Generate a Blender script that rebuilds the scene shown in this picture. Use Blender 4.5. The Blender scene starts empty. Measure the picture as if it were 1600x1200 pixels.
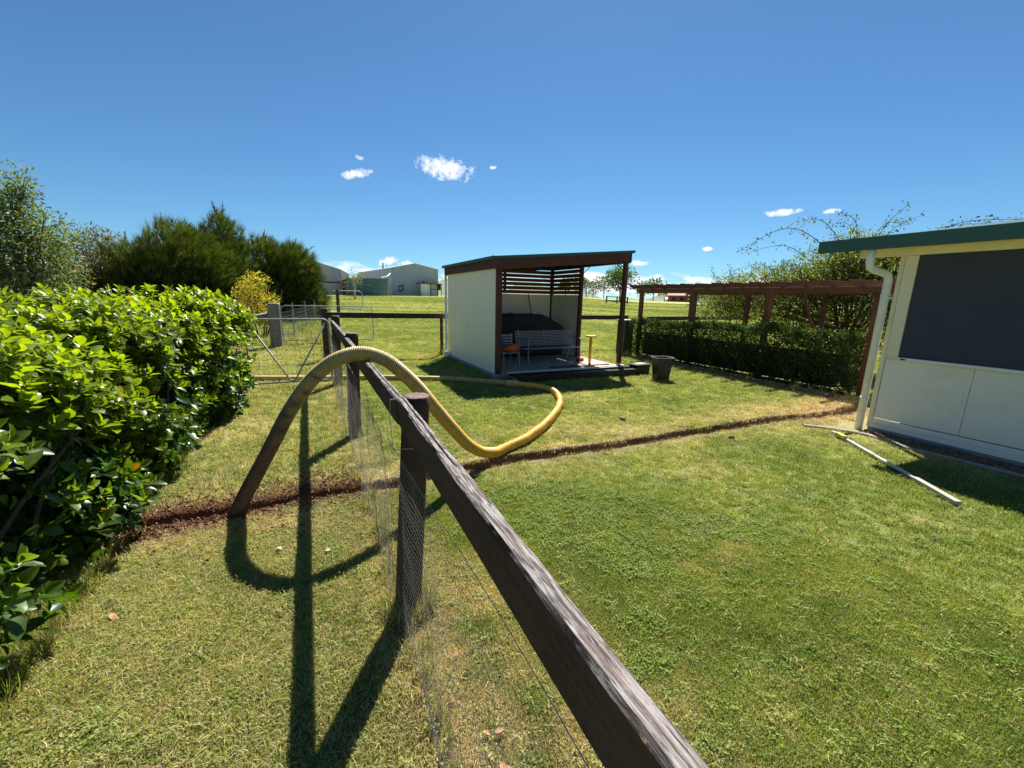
import bpy, math, random
import numpy as np
from mathutils import Matrix, Vector
random.seed(5); rng = np.random.default_rng(11)
S = bpy.context.scene; COL = S.collection
rad = math.radians
# ------------------------------------------------------------------ camera, sky, sun, exposure
EYE = 1.65
Rm = np.array([[0.8989807, -0.0735161, 0.4317743], [-0.4375512, -0.1947720, 0.8778456], [0.0195618, -0.9780896, -0.2072633]])
cam = bpy.data.cameras.new('camera'); co = bpy.data.objects.new('camera', cam); COL.objects.link(co)
M = Matrix(((Rm[0][0], -Rm[0][1], -Rm[0][2], 0), (Rm[1][0], -Rm[1][1], -Rm[1][2], 0), (Rm[2][0], -Rm[2][1], -Rm[2][2], EYE), (0, 0, 0, 1)))
co.matrix_world = M
cam.sensor_width = 36; cam.lens = 640 / 1600 * 36; cam.clip_start = .03; cam.clip_end = 6000
S.camera = co
SUN = Vector((.46, .62, 1)).normalized()
SUN_EL = math.asin(SUN.z); SUN_AZ = math.atan2(SUN.x, SUN.y)
w = bpy.data.worlds.new('World'); S.world = w; w.use_nodes = True
S.view_settings.view_transform = 'Standard'; S.view_settings.look = 'None'; S.view_settings.gamma = 1
S.view_settings.exposure = 1.2
S.view_settings.use_curve_mapping = False
sl = bpy.data.lights.new('sun', 'SUN'); sl.energy = 5.0; sl.angle = rad(.53); sl.color = (1, .955, .88)
so = bpy.data.objects.new('sun', sl); COL.objects.link(so); so.rotation_euler = SUN.to_track_quat('Z', 'Y').to_euler()
so.location = (0, 0, 30)
SKY = 0.05


class NT:
    """small node helper"""
    def __init__(s, tree): s.t = tree; s.t.nodes.clear()
    def n(s, typ, **kw):
        nd = s.t.nodes.new(typ)
        for k, v in kw.items():
            if k == 'ins':
                for i, val in v.items():
                    if isinstance(val, bpy.types.NodeSocket): s.t.links.new(val, nd.inputs[i])
                    elif val is not None: nd.inputs[i].default_value = val
            else: setattr(nd, k, v)
        return nd
    def m(s, op, a, b=None, c=None, clamp=False):
        nd = s.n('ShaderNodeMath', operation=op, use_clamp=clamp, ins={0: a, 1: b, 2: c}); return nd.outputs[0]
    def vm(s, op, a, b=None, out=0):
        nd = s.n('ShaderNodeVectorMath', operation=op, ins={0: a, 1: b}); return nd.outputs['Value' if op in ('DOT_PRODUCT', 'LENGTH') else 0]
    def noise(s, vec, scale, detail=3, rough=.55, out='Fac', dist=0):
        nd = s.n('ShaderNodeTexNoise', ins={'Vector': vec, 'Scale': scale, 'Detail': detail, 'Roughness': rough, 'Distortion': dist}); return nd.outputs[out]
    def ramp(s, fac, stops, interp='LINEAR'):
        nd = s.n('ShaderNodeValToRGB', ins={0: fac}); cr = nd.color_ramp; cr.interpolation = interp
        while len(cr.elements) < len(stops): cr.elements.new(.5)
        for e, (p, c) in zip(cr.elements, stops):
            e.position = p; e.color = (*c, 1) if not isinstance(c, (int, float)) else (c, c, c, 1)
        return nd.outputs[0]
    def mix(s, fac, a, b, mode='MIX'):
        nd = s.n('ShaderNodeMix', data_type='RGBA', blend_type=mode)
        for i, v in ((0, fac), (6, a), (7, b)):
            if isinstance(v, bpy.types.NodeSocket): s.t.links.new(v, nd.inputs[i])
            else: nd.inputs[i].default_value = v if isinstance(v, (int, float)) else (*v, 1)
        return nd.outputs[2]


def build_world():
    t = NT(w.node_tree)
    sky = t.n('ShaderNodeTexSky', sky_type='NISHITA', sun_disc=False, sun_elevation=SUN_EL, sun_rotation=SUN_AZ,
              air_density=1.0, dust_density=0.25, ozone_density=3.2, altitude=900)
    d = t.n('ShaderNodeTexCoord').outputs['Generated']
    wob = t.n('ShaderNodeTexNoise', ins={'Vector': d, 'Scale': 30.0, 'Detail': 7.0, 'Roughness': .62}).outputs['Fac']
    wob2 = t.n('ShaderNodeTexNoise', ins={'Vector': d, 'Scale': 75.0, 'Detail': 6.0, 'Roughness': .6}).outputs['Fac']
    total = None
    # (direction, half-width, half-height, tilt) of every small cloud
    for (c, a, b, tilt, thr) in [((.2830, .9210, .2672), .060, .022, -.10, 0), ((.2560, .9290, .2690), .030, .008, .05, .1),
                                 ((.1081, .9640, .2428), .033, .0095, .22, .05), ((.1125, .9562, .2715), .014, .006, 0, .35),
                                 ((.8305, .5305, .1698), .030, .0065, .02, .0), ((.8706, .4639, .1650), .014, .005, 0, .1),
                                 ((.7652, .6347, .1077), .013, .005, 0, .1), ((.1700, .9836, .0745), .026, .011, .2, .1),
                                 ((.2064, .976, .0699), .022, .008, 0, .1), ((.3785, .8846, .2724), .008, .004, .1, .4),
                                 ((.6750, .7340, .0800), .020, .0065, 0, .0)]:
        cv = Vector(c).normalized(); r = Vector((cv.y, -cv.x, 0)).normalized(); u = r.cross(cv)
        r2 = r * math.cos(tilt) + u * math.sin(tilt); u2 = u * math.cos(tilt) - r * math.sin(tilt)
        x = t.m('DIVIDE', t.vm('DOT_PRODUCT', d, tuple(r2)), a); y = t.m('DIVIDE', t.vm('DOT_PRODUCT', d, tuple(u2)), b)
        q = t.m('ADD', t.m('MULTIPLY', x, x), t.m('MULTIPLY', y, y))
        f = t.m('GREATER_THAN', t.vm('DOT_PRODUCT', d, tuple(cv)), .5)
        v = t.m('SUBTRACT', 1.05 - thr, q)
        v = t.m('ADD', v, t.m('MULTIPLY', t.m('SUBTRACT', wob2, .5), 3.4))
        v = t.m('ADD', v, t.m('MULTIPLY', t.m('SUBTRACT', wob, .5), 1.6))
        v = t.m('MULTIPLY', t.m('MULTIPLY', v, .85, clamp=True), f)
        total = v if total is None else t.m('MAXIMUM', total, v)
    # cumulus bank low on the horizon
    sep = t.n('ShaderNodeSeparateXYZ', ins={0: d}).outputs
    st = t.n('ShaderNodeVectorMath', operation='MULTIPLY', ins={0: d, 1: (1, 1, 2.6)}).outputs[0]
    bn = t.noise(st, 9.0, 7, .58); 
    el = sep[2]
    top = t.m('MULTIPLY', t.m('SUBTRACT', t.m('ADD', .020, t.m('MULTIPLY', bn, .075)), el), 75, clamp=True)
    br = t.m('MULTIPLY', t.m('SUBTRACT', t.noise(st, 24.0, 6, .6), .42), 8, clamp=True)
    bank = t.m('MULTIPLY', t.m('MULTIPLY', top, br), t.m('MULTIPLY', el, 60, clamp=True))
    total = t.m('MAXIMUM', total, bank)
    shade = t.ramp(t.noise(d, 55.0, 5, .6), [(.3, (.86, .90, .96)), (.62, (1, 1, 1))])
    bright = t.n('ShaderNodeMix', data_type='RGBA', blend_type='MULTIPLY', ins={0: 1.0, 6: shade, 7: (11.0, 11.0, 11.2, 1)}).outputs[2]
    tinted = t.n('ShaderNodeMix', data_type='RGBA', blend_type='MULTIPLY', ins={0: 1.0, 6: sky.outputs[0], 7: (.52, .81, .96, 1)}).outputs[2]
    cc = t.n('ShaderNodeMix', data_type='RGBA', ins={0: total, 6: tinted, 7: bright}).outputs[2]
    bg = t.n('ShaderNodeBackground', ins={'Color': cc, 'Strength': SKY})
    t.n('ShaderNodeOutputWorld', ins={0: bg.outputs[0]})
build_world()

# ------------------------------------------------------------------ numeric noise
def _h(ix, iy, iz, seed):
    n = (ix * 374761393 + iy * 668265263 + iz * 2147483647 * 3 + seed * 974634777).astype(np.int64)
    n = (n ^ (n >> 13)) * 1274126177; n = n ^ (n >> 16)
    return (n & 0xffff) / 65535.0
def vnoise(x, y, z=0, s=0):
    x = np.asarray(x, float); y = np.asarray(y, float); z = np.zeros_like(x) + z
    ix, iy, iz = np.floor(x).astype(np.int64), np.floor(y).astype(np.int64), np.floor(z).astype(np.int64)
    fx, fy, fz = x - ix, y - iy, z - iz
    fx, fy, fz = [f * f * (3 - 2 * f) for f in (fx, fy, fz)]
    r = 0
    for a in (0, 1):
        for b in (0, 1):
            for c in (0, 1):
                r = r + _h(ix + a, iy + b, iz + c, s) * (fx if a else 1 - fx) * (fy if b else 1 - fy) * (fz if c else 1 - fz)
    return r
def fbm(x, y, z=0, s=0, o=4):
    r = 0; a = .5; t = 0
    for k in range(o):
        r = r + a * vnoise(np.asarray(x) * 2 ** k, np.asarray(y) * 2 ** k, np.asarray(z) * 2 ** k, s + k); t += a; a *= .5
    return r / t
def sstep(a, b, x):
    t = np.clip((np.asarray(x, float) - a) / (b - a), 0, 1); return t * t * (3 - 2 * t)

# ------------------------------------------------------------------ object helpers
def tag(o, label=None, cat=None, group=None, kind=None):
    if label: o['label'] = label
    if cat: o['category'] = cat
    if group: o['group'] = group
    if kind: o['kind'] = kind
    return o
def empty(name, loc, label, cat, group=None, rz=0):
    o = bpy.data.objects.new(name, None); COL.objects.link(o); o.location = loc; o.rotation_euler = (0, 0, rz)
    o.empty_display_size = .1
    return tag(o, label, cat, group)
def mesh_np(name, V, F, mats=None, col=None, smooth=False, mi=None, attrs=None):
    """V (n,3), F (m,k) or list of faces"""
    me = bpy.data.meshes.new(name)
    V = np.asarray(V, np.float32)
    if isinstance(F, np.ndarray):
        m, k = F.shape
        me.vertices.add(len(V)); me.vertices.foreach_set('co', V.ravel())
        me.loops.add(m * k); me.loops.foreach_set('vertex_index', F.astype(np.int32).ravel())
        me.polygons.add(m); me.polygons.foreach_set('loop_start', np.arange(0, m * k, k, dtype=np.int32))
        me.update(calc_edges=True)
    else:
        me.from_pydata([tuple(map(float, v)) for v in V], [], F); me.update()
    for mt in (mats if isinstance(mats, (list, tuple)) else [mats]):
        if mt: me.materials.append(mt)
    if col is not None:
        a = me.color_attributes.new('Col', 'FLOAT_COLOR', 'POINT')
        c = np.ones((len(V), 4), np.float32); c[:, :3] = col; a.data.foreach_set('color', c.ravel())
    if mi is not None: me.polygons.foreach_set('material_index', np.asarray(mi, np.int32))
    if smooth: me.polygons.foreach_set('use_smooth', np.ones(len(me.polygons), bool))
    return me
def link(name, me, parent=None, bevel=0, world=False):
    o = bpy.data.objects.new(name, me); COL.objects.link(o)
    if parent is not None:
        o.parent = parent
        if world:   # geometry given in world space
            o.matrix_parent_inverse = (Matrix.Translation(parent.location) @ parent.rotation_euler.to_matrix().to_4x4()).inverted() if parent.parent is None else Matrix()
    if bevel:
        b = o.modifiers.new('bevel', 'BEVEL'); b.width = bevel; b.segments = 2; b.limit_method = 'ANGLE'
    return o
class MB:
    def __init__(s): s.v = []; s.f = []
    def add(s, V, F):
        k = len(s.v); s.v += [tuple(v) for v in V]; s.f += [tuple(i + k for i in f) for f in F]; return s
    def box(s, x0, x1, y0, y1, z0, z1, rz=0, piv=None):
        V = [(x, y, z) for z in (z0, z1) for y in (y0, y1) for x in (x0, x1)]
        if rz:
            px, py = piv or ((x0 + x1) / 2, (y0 + y1) / 2); c, q = math.cos(rz), math.sin(rz)
            V = [(px + (x - px) * c - (y - py) * q, py + (x - px) * q + (y - py) * c, z) for x, y, z in V]
        return s.add(V, [(0, 2, 3, 1), (4, 5, 7, 6), (0, 1, 5, 4), (1, 3, 7, 5), (3, 2, 6, 7), (2, 0, 4, 6)])
    def beam(s, p, q, wd, ht, up=(0, 0, 1)):
        p, q = Vector(p), Vector(q); d = (q - p).normalized(); r = d.cross(Vector(up)).normalized(); u = r.cross(d)
        V = [c + r * a * wd / 2 + u * b * ht / 2 for c in (p, q) for a, b in ((-1, -1), (1, -1), (1, 1), (-1, 1))]
        return s.add(V, [(3, 2, 1, 0), (4, 5, 6, 7), (0, 1, 5, 4), (1, 2, 6, 5), (2, 3, 7, 6), (3, 0, 4, 7)])
    def tube(s, pts, r, n=8, cap=True, closed=False):
        pts = [Vector(p) for p in pts]; m = len(pts); rs = r if isinstance(r, (list, tuple)) else [r] * m
        k = len(s.v); prev = None
        for i, p in enumerate(pts):
            a = pts[max(i - 1, 0)]; b = pts[min(i + 1, m - 1)]
            d = (b - a).normalized()
            if prev is None:
                u = d.orthogonal().normalized()
            else:
                u = (prev - d * prev.dot(d)).normalized()
            prev = u; v = d.cross(u)
            for j in range(n):
                t = 2 * math.pi * j / n; s.v.append(tuple(p + (u * math.cos(t) + v * math.sin(t)) * rs[i]))
        for i in range(m - 1):
            for j in range(n):
                a = k + i * n + j; b = k + i * n + (j + 1) % n; s.f.append((a, b, b + n, a + n))
        if cap:
            s.f.append(tuple(k + j for j in reversed(range(n)))); s.f.append(tuple(k + (m - 1) * n + j for j in range(n)))
        return s
    def cyl(s, p, q, r0, r1=None, n=16): return s.tube([p, q], [r0, r1 if r1 is not None else r0], n)
    def prism(s, prof, axis, a, b):
        """extrude a closed 2D profile along an axis: 'x' (y,z), 'y' (x,z), 'z' (x,y)"""
        def P(u, v, c): return {'x': (c, u, v), 'y': (u, c, v), 'z': (u, v, c)}[axis]
        n = len(prof); V = [P(u, v, a) for u, v in prof] + [P(u, v, b) for u, v in prof]
        F = [tuple(range(n)), tuple(range(2 * n - 1, n - 1, -1))] + [(i, i + n, (i + 1) % n + n, (i + 1) % n) for i in range(n)]
        return s.add(V, F)
    def mesh(s, name, mat, smooth=False, fix=True):
        me = mesh_np(name, np.array(s.v), s.f, mat, smooth=False)
        if fix:
            import bmesh
            bm = bmesh.new(); bm.from_mesh(me); bmesh.ops.recalc_face_normals(bm, faces=bm.faces); bm.to_mesh(me); bm.free()
        if smooth:
            for p in me.polygons: p.use_smooth = len(p.vertices) == 4
        return me
    def obj(s, name, mat, parent=None, bevel=0, smooth=False):
        return link(name, s.mesh(name, mat, smooth), parent, bevel, world=parent is not None)

# ------------------------------------------------------------------ materials
def new_mat(name):
    m = bpy.data.materials.new(name); m.use_nodes = True; return m, NT(m.node_tree)
def out(t, sh, disp=None):
    t.n('ShaderNodeOutputMaterial', ins={0: sh})
def plain(name, c, rough=.6, metal=0, var=.18, scale=6, bump=.15, bscale=60, spec=.4, dirt=None, dscale=2.2, stretch=(1, 1, 1), coat=0):
    m, t = new_mat(name)
    tc = t.n('ShaderNodeTexCoord').outputs['Object']
    v = t.n('ShaderNodeMapping', ins={'Vector': tc, 'Scale': stretch}).outputs[0]
    n = t.noise(v, scale, 5, .6)
    base = t.mix(1.0, c, t.ramp(n, [(.25, 1 - var), (.75, 1 + var * .6)]), 'MULTIPLY')
    if dirt:
        base = t.mix(t.m('MULTIPLY', t.m('SUBTRACT', t.noise(v, dscale, 6, .68), .52), 3.2, clamp=True), base, dirt)
    bm = t.n('ShaderNodeBump', ins={'Strength': bump, 'Distance': .004, 'Height': t.noise(v, bscale, 4, .6)}).outputs[0]
    rr = t.m('ADD', rough - .08, t.m('MULTIPLY', t.noise(v, scale * 2.3, 4), .16))
    b = t.n('ShaderNodeBsdfPrincipled', ins={'Base Color': base, 'Roughness': rr, 'Metallic': metal, 'Specular IOR Level': spec, 'Normal': bm, 'Coat Weight': coat})
    out(t, b.outputs[0]); return m
def timber(name, c1, c2, axis='Y', weather=None, rough=.75, gs=1.0, lichen=0):
    """stained timber, grain along the given world axis; optional grey weathering on faces that look up"""
    m, t = new_mat(name)
    P = t.n('ShaderNodeNewGeometry')
    q_ = 190 if weather and axis == 'Y' else 46; l_ = 13.0 if weather and axis == 'Y' else 2.2
    st = {'X': (l_, q_, q_), 'Y': (q_, l_, q_), 'Z': (q_, q_, l_)}[axis]
    v = t.n('ShaderNodeVectorMath', operation='MULTIPLY', ins={0: P.outputs['Position'], 1: tuple(q * gs for q in st)}).outputs[0]
    g = t.noise(v, 1.0, 6, .65, dist=.4)
    g2 = t.noise(v, 3.1, 4, .7)
    blot = t.noise(P.outputs['Position'], 5.0, 4)
    base = t.mix(t.m('ADD', t.m('MULTIPLY', g, .7), t.m('MULTIPLY', t.m('SUBTRACT', blot, .5), 1.1), clamp=True), c1, c2)
    base = t.mix(1.0, base, t.ramp(t.noise(P.outputs['Position'], 70.0, 5, .8), [(.35, .7), (.65, 1.25)]), 'MULTIPLY')
    if weather:
        nz = t.n('ShaderNodeSeparateXYZ', ins={0: P.outputs['True Normal']}).outputs[2]
        edge = t.m('ADD', t.m('MULTIPLY', nz, 1.25), t.m('MULTIPLY', t.m('SUBTRACT', g2, .5), 1.6))
        edge = t.m('ADD', edge, t.m('MULTIPLY', t.m('SUBTRACT', blot, .5), .9))
        f = t.m('MULTIPLY', t.m('SUBTRACT', edge, .50), 3.0, clamp=True)
        wc = t.mix(t.ramp(g, [(.43, 0), (.55, 1)]), weather[0], weather[1])
        chips = t.m('MULTIPLY', t.m('SUBTRACT', t.noise(v, .8, 6, .8), .66), 14, clamp=True)
        base = t.mix(t.m('MULTIPLY', chips, .6), base, weather[1])
        worn = t.mix(t.ramp(t.noise(v, .55, 5, .7), [(.50, 0), (.60, .75)]), wc, (.10, .060, .050))
        base = t.mix(f, base, worn)
        if lichen:
            lf = t.m('MULTIPLY', t.m('SUBTRACT', t.noise(P.outputs['Position'], 26.0, 5, .7), .66), 12, clamp=True)
            base = t.mix(t.m('MULTIPLY', lf, f), base, (.36, .27, .12))
    hgt = t.m('ADD', g, t.m('MULTIPLY', g2, .6))
    bm = t.n('ShaderNodeBump', ins={'Strength': .55, 'Distance': .004, 'Height': hgt}).outputs[0]
    b = t.n('ShaderNodeBsdfPrincipled', ins={'Base Color': base, 'Roughness': rough, 'Specular IOR Level': .3, 'Normal': bm})
    out(t, b.outputs[0]); return m
def leafmat(name, rough=.38, trans=.45, spec=.5, tcol=(1.25, 1.5, .35), veins=False):
    m, t = new_mat(name)
    c = t.n('ShaderNodeAttribute', attribute_name='Col').outputs['Color']
    P = t.n('ShaderNodeNewGeometry')
    c = t.mix(1.0, c, t.ramp(t.noise(P.outputs['Position'], 45.0, 3), [(.3, .78), (.7, 1.18)]), 'MULTIPLY')
    b = t.n('ShaderNodeBsdfPrincipled', ins={'Base Color': c, 'Roughness': rough, 'Specular IOR Level': spec})
    tc = t.mix(1.0, c, tcol, 'MULTIPLY')
    tr = t.n('ShaderNodeBsdfTranslucent', ins={'Color': tc})
    mx = t.n('ShaderNodeMixShader', ins={0: trans, 1: b.outputs[0], 2: tr.outputs[0]})
    out(t, mx.outputs[0]); return m
def instmat(name, rough=.7, trans=.42, spec=.12, tcol=(1.4, 1.4, .62)):
    m, t = new_mat(name)
    c = t.n('ShaderNodeAttribute', attribute_name='tint', attribute_type='INSTANCER').outputs['Color']
    c2 = t.n('ShaderNodeAttribute', attribute_name='Col').outputs['Color']
    c = t.mix(1.0, c, c2, 'MULTIPLY')
    b = t.n('ShaderNodeBsdfPrincipled', ins={'Base Color': c, 'Roughness': rough, 'Specular IOR Level': spec})
    tr = t.n('ShaderNodeBsdfTranslucent', ins={'Color': t.mix(1.0, c, tcol, 'MULTIPLY')})
    mx = t.n('ShaderNodeMixShader', ins={0: trans, 1: b.outputs[0], 2: tr.outputs[0]})
    out(t, mx.outputs[0]); return m
def colmat(name, rough=.9, bump=.6, bscale=40, fine=.35, fscale=30):
    m, t = new_mat(name)
    c = t.n('ShaderNodeAttribute', attribute_name='Col').outputs['Color']
    P = t.n('ShaderNodeNewGeometry').outputs['Position']
    n = t.noise(P, fscale, 6, .7)
    c = t.mix(1.0, c, t.ramp(n, [(.25, 1 - fine), (.75, 1 + fine)]), 'MULTIPLY')
    bm = t.n('ShaderNodeBump', ins={'Strength': bump, 'Distance': .02, 'Height': t.noise(P, bscale, 5, .7)}).outputs[0]
    b = t.n('ShaderNodeBsdfPrincipled', ins={'Base Color': c, 'Roughness': rough, 'Specular IOR Level': .15, 'Normal': bm})
    out(t, b.outputs[0]); return m

WG = ((.040, .031, .028), (.27, .25, .23))
m_rail = timber('fence_timber', (.032, .017, .014), (.085, .044, .035), 'Y', WG, lichen=1)
m_railx = timber('fence_timber_cross', (.024, .014, .013), (.065, .036, .030), 'X', WG)
m_post = timber('post_timber', (.034, .017, .013), (.090, .044, .034), 'Z', ((.07, .04, .035), (.17, .11, .095)))
m_oldpost = timber('grey_weathered_post', (.13, .115, .10), (.30, .27, .24), 'Z', ((.25, .23, .2), (.42, .4, .36)))
m_oldpost2 = timber('dark_old_post', (.05, .04, .035), (.12, .10, .08), 'Z')
m_pineX = timber('stained_pine_x', (.105, .043, .023), (.215, .096, .052), 'X')
m_pineY = timber('stained_pine_y', (.105, .043, .023), (.215, .096, .052), 'Y')
m_pineZ = timber('stained_pine_z', (.095, .038, .020), (.20, .088, .048), 'Z')
m_shedX = timber('shed_timber_x', (.062, .024, .017), (.14, .055, .036), 'X')
m_shedY = timber('shed_timber_y', (.062, .024, .017), (.14, .055, .036), 'Y')
m_shedZ = timber('shed_timber_z', (.060, .023, .016), (.13, .050, .034), 'Z')
m_cream = plain('cream_cladding', (.82, .78, .62), .55, var=.03, scale=2, bump=.05)
m_cream2 = plain('cream_trim', (.80, .72, .50), .5, var=.05, bump=.05)
m_housecl = plain('house_cladding', (.82, .76, .65), .55, var=.03, scale=2, bump=.05, dirt=(.66, .62, .5), dscale=2.5)
m_white = plain('white_pipe', (.78, .77, .70), .35, var=.05, bump=.03, dirt=(.5, .48, .42), dscale=5)
m_green = plain('green_steel', (.012, .075, .060), .38, var=.1, bump=.02, spec=.5)
m_screen = plain('window_shade_mesh', (.056, .060, .082), .75, var=.05, scale=3, bump=.25, bscale=700, spec=.15)
m_black = plain('black_plastic', (.010, .010, .011), .42, var=.25, bump=.1)
m_cover = plain('barbecue_cover_cloth', (.012, .012, .018), .7, var=.2, bump=.5, bscale=9)
m_conc = plain('concrete', (.30, .28, .25), .85, var=.15, bump=.4, dirt=(.26, .23, .19))
m_concd = plain('footing_concrete', (.26, .27, .28), .8, var=.1, bump=.3)
m_galv = plain('galvanised_pipe', (.30, .33, .33), .58, metal=.3, var=.2, bump=.1)
m_wire = plain('galvanised_wire', (.34, .35, .34), .5, metal=.3, var=.15, bump=0)
m_net = plain('tarnished_netting', (.19, .185, .165), .6, metal=.2, var=.2, bump=0)
m_alu = plain('bench_metal', (.22, .25, .30), .5, metal=.1, var=.1)
m_orange = plain('orange_cloth', (.55, .11, .03), .8, var=.2, bump=.3)
m_blue = plain('blue_cloth', (.02, .05, .45), .6)
m_yel = plain('yellow_paint', (.70, .36, .05), .5, var=.15)
m_ply = plain('pale_plywood', (.66, .50, .27), .7, var=.12)
m_red = plain('red_brown_box', (.28, .06, .035), .6)
m_dkgreen = plain('dark_green_cabinet', (.035, .060, .040), .6, var=.15)
m_silver = plain('silver_tube', (.50, .51, .50), .3, metal=.35, var=.08, bump=.05)
m_mulch = plain('bark_mulch', (.20, .13, .09), .9, var=.5, scale=60, bump=1, bscale=90)
m_bark = plain('bark', (.10, .075, .055), .9, var=.35, scale=12, bump=.8, bscale=30)
m_cane = plain('brown_cane', (.13, .065, .04), .8, var=.3)
m_palebark = plain('pale_bark', (.42, .36, .28), .8, var=.25, bump=.4)
m_iron = plain('weathered_zinc_wall', (.44, .47, .50), .5, var=.10, scale=1.2, metal=.2, bump=.05, stretch=(1, 1, .2), dirt=(.34, .35, .37), dscale=.8)
m_pinkiron = plain('pinkish_shed_wall', (.46, .42, .44), .6, var=.08, scale=1, bump=.05)
m_rust = plain('rust_red_iron', (.19, .07, .05), .7, var=.25)
m_tank = plain('blue_green_tank', (.075, .135, .150), .5, var=.12, scale=1, bump=.05)
m_dark = plain('dark_opening', (.02, .02, .022), .8)
m_leaf = leafmat('hedge_leaf', rough=.34, trans=.46, spec=.42, tcol=(2.0, 1.95, .25))
m_leaf2 = leafmat('small_leaf', rough=.55, trans=.38, spec=.25)
m_conif = leafmat('conifer_spray', rough=.7, trans=.2, spec=.15)
m_grass = instmat('grass_blade')
m_soilclod = instmat('soil_crumb', rough=.95, trans=0, spec=.05)
m_ground = colmat('lawn_ground')
m_hill = colmat('hill_ground', fscale=.05, bscale=.3, fine=.3)
m_dryleaf = plain('dead_leaf', (.36, .18, .09), .8, var=.3, scale=40)

# ------------------------------------------------------------------ ground
TX = [-6, -1.37, -1.09, -.61, -.13, .26, 1.21, 1.78, 3.42, 5.11, 5.9, 6.6, 7.3, 8.0, 20]
TY = [3.49, 3.49, 3.53, 3.48, 3.49, 3.47, 3.54, 3.58, 3.48, 3.45, 3.44, 3.33, 3.25, 3.33, 3.3]
def trench_y(x): return np.interp(x, TX, TY) + .03 * (vnoise(np.asarray(x) * 1.3, 0 * np.asarray(x), 0, 5) - .5)
def terrain(x, y):
    d = np.hypot(x, y); az = np.degrees(np.arctan2(x, y))
    A = np.interp(az, [-100, -40, 0, 17, 28, 34, 43, 55, 100], [1.0, 1.3, 1.45, 1.7, 2.25, 2.1, 1.35, 1.1, .8])
    z = A * sstep(12, 95, d) ** .85
    z = z + np.clip(d - 14, 0, 60) / 60 * .12 * (fbm(x / 9, y / 9, 0, 3) - .5)
    z = z - np.clip(d - 135, 0, 1500) * .012
    return z
def bare_at(x, y):
    """0 lawn .. 1 bare soil"""
    yc = trench_y(x); dy = y - yc
    n = fbm(x * 3, y * 3, 0, 8)
    on = sstep(-1.75, -1.3, x) * (1 - sstep(8.3, 8.7, x))
    wL = np.where(x < .3, .24, .13) + .10 * (n - .5)
    b = np.exp(-(dy / np.maximum(wL, .05)) ** 2) * on
    return b, dy, on
def lawn_col(x, y):
    x = np.asarray(x, float); y = np.asarray(y, float)
    n1 = fbm(x * .9, y * .9, 0, 21, 5); n2 = fbm(x * 4.5, y * 4.5, 0, 33, 4); n3 = fbm(x * .22, y * .22, 0, 41, 4); n4 = fbm(x * 14, y * 14, 0, 51, 3)
    g1 = np.array([.180, .240, .052]); g2 = np.array([.305, .345, .092]); g3 = np.array([.47, .41, .22]); g4 = np.array([.130, .190, .045])
    f = sstep(.35, .68, n1 * .5 + n2 * .35 + n3 * .15)[..., None]
    c = g1 * (1 - f) + g2 * f
    dk = sstep(.56, .74, fbm(x * 2.1 + 7, y * 2.1, 0, 61, 4))[..., None]; c = c * (1 - dk * .6) + g4 * dk * .6
    # how dry: left strip beside the fence is coarser and straw coloured
    left = 1 - sstep(-.1, .9, x)
    dry = sstep(.56, .74, fbm(x * 1.6 + 3, y * 1.6, 0, 71, 4) * .6 + n4 * .4) * (.45 + .35 * left) + .14 * left
    strip = np.exp(-((x - .75) / .42) ** 2) * (1 - sstep(1.8, 3.0, y)) * .85 * sstep(.3, .6, fbm(x * 5, y * 2.5, 0, 81))
    strip = strip + np.exp(-((x - .36) / .16) ** 2) * .55 * (y < 9)
    yc = trench_y(x)
    tr = np.exp(-((y - yc - np.where(x > .3, .22, 0)) / np.where(x > .3, .55, .5)) ** 2) * sstep(-1.8, -1.2, x) * (1 - sstep(8.5, 9, x)) * .85 * sstep(.2, .65, fbm(x * 2.5, y * 5, 0, 91))
    tan = np.exp(-(((x - 7.4) / 1.2) ** 2 + ((y - 3.35) / .6) ** 2)) * .9
    base = np.exp(-((x - 6.2) / .45) ** 2) * (y < 3) * .35
    dry = np.clip(dry + strip + tr + tan + base, 0, 1)[..., None]
    dc = g3 * (.75 + .5 * n2[..., None])
    dc = dc * (1 - .55 * tr[..., None] * (x < .3)[..., None]) + np.array([.20, .115, .07]) * (.55 * tr[..., None] * (x < .3)[..., None])
    tn = np.array([.42, .32, .20]); tm = np.clip(tan, 0, 1)[..., None]; dc = dc * (1 - tm) + tn * tm
    c = c * (1 - dry) + dc * dry
    return c, dry[..., 0]
def soil_col(x, y):
    n = fbm(x * 9, y * 9, 0, 14)[..., None]; return np.array([.125, .052, .032]) * (.6 + .9 * n)
def warp(lo, hi, step, out_to, g):
    a = list(np.arange(lo, hi, step)); s = step; p = hi
    while p < out_to: a.append(p); s *= g; p += s
    a.append(out_to); s = step; p = lo - step; b = []
    while p > -out_to: b.append(p); s *= g; p -= s
    b.append(-out_to); return np.array(b[::-1] + a)
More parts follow.
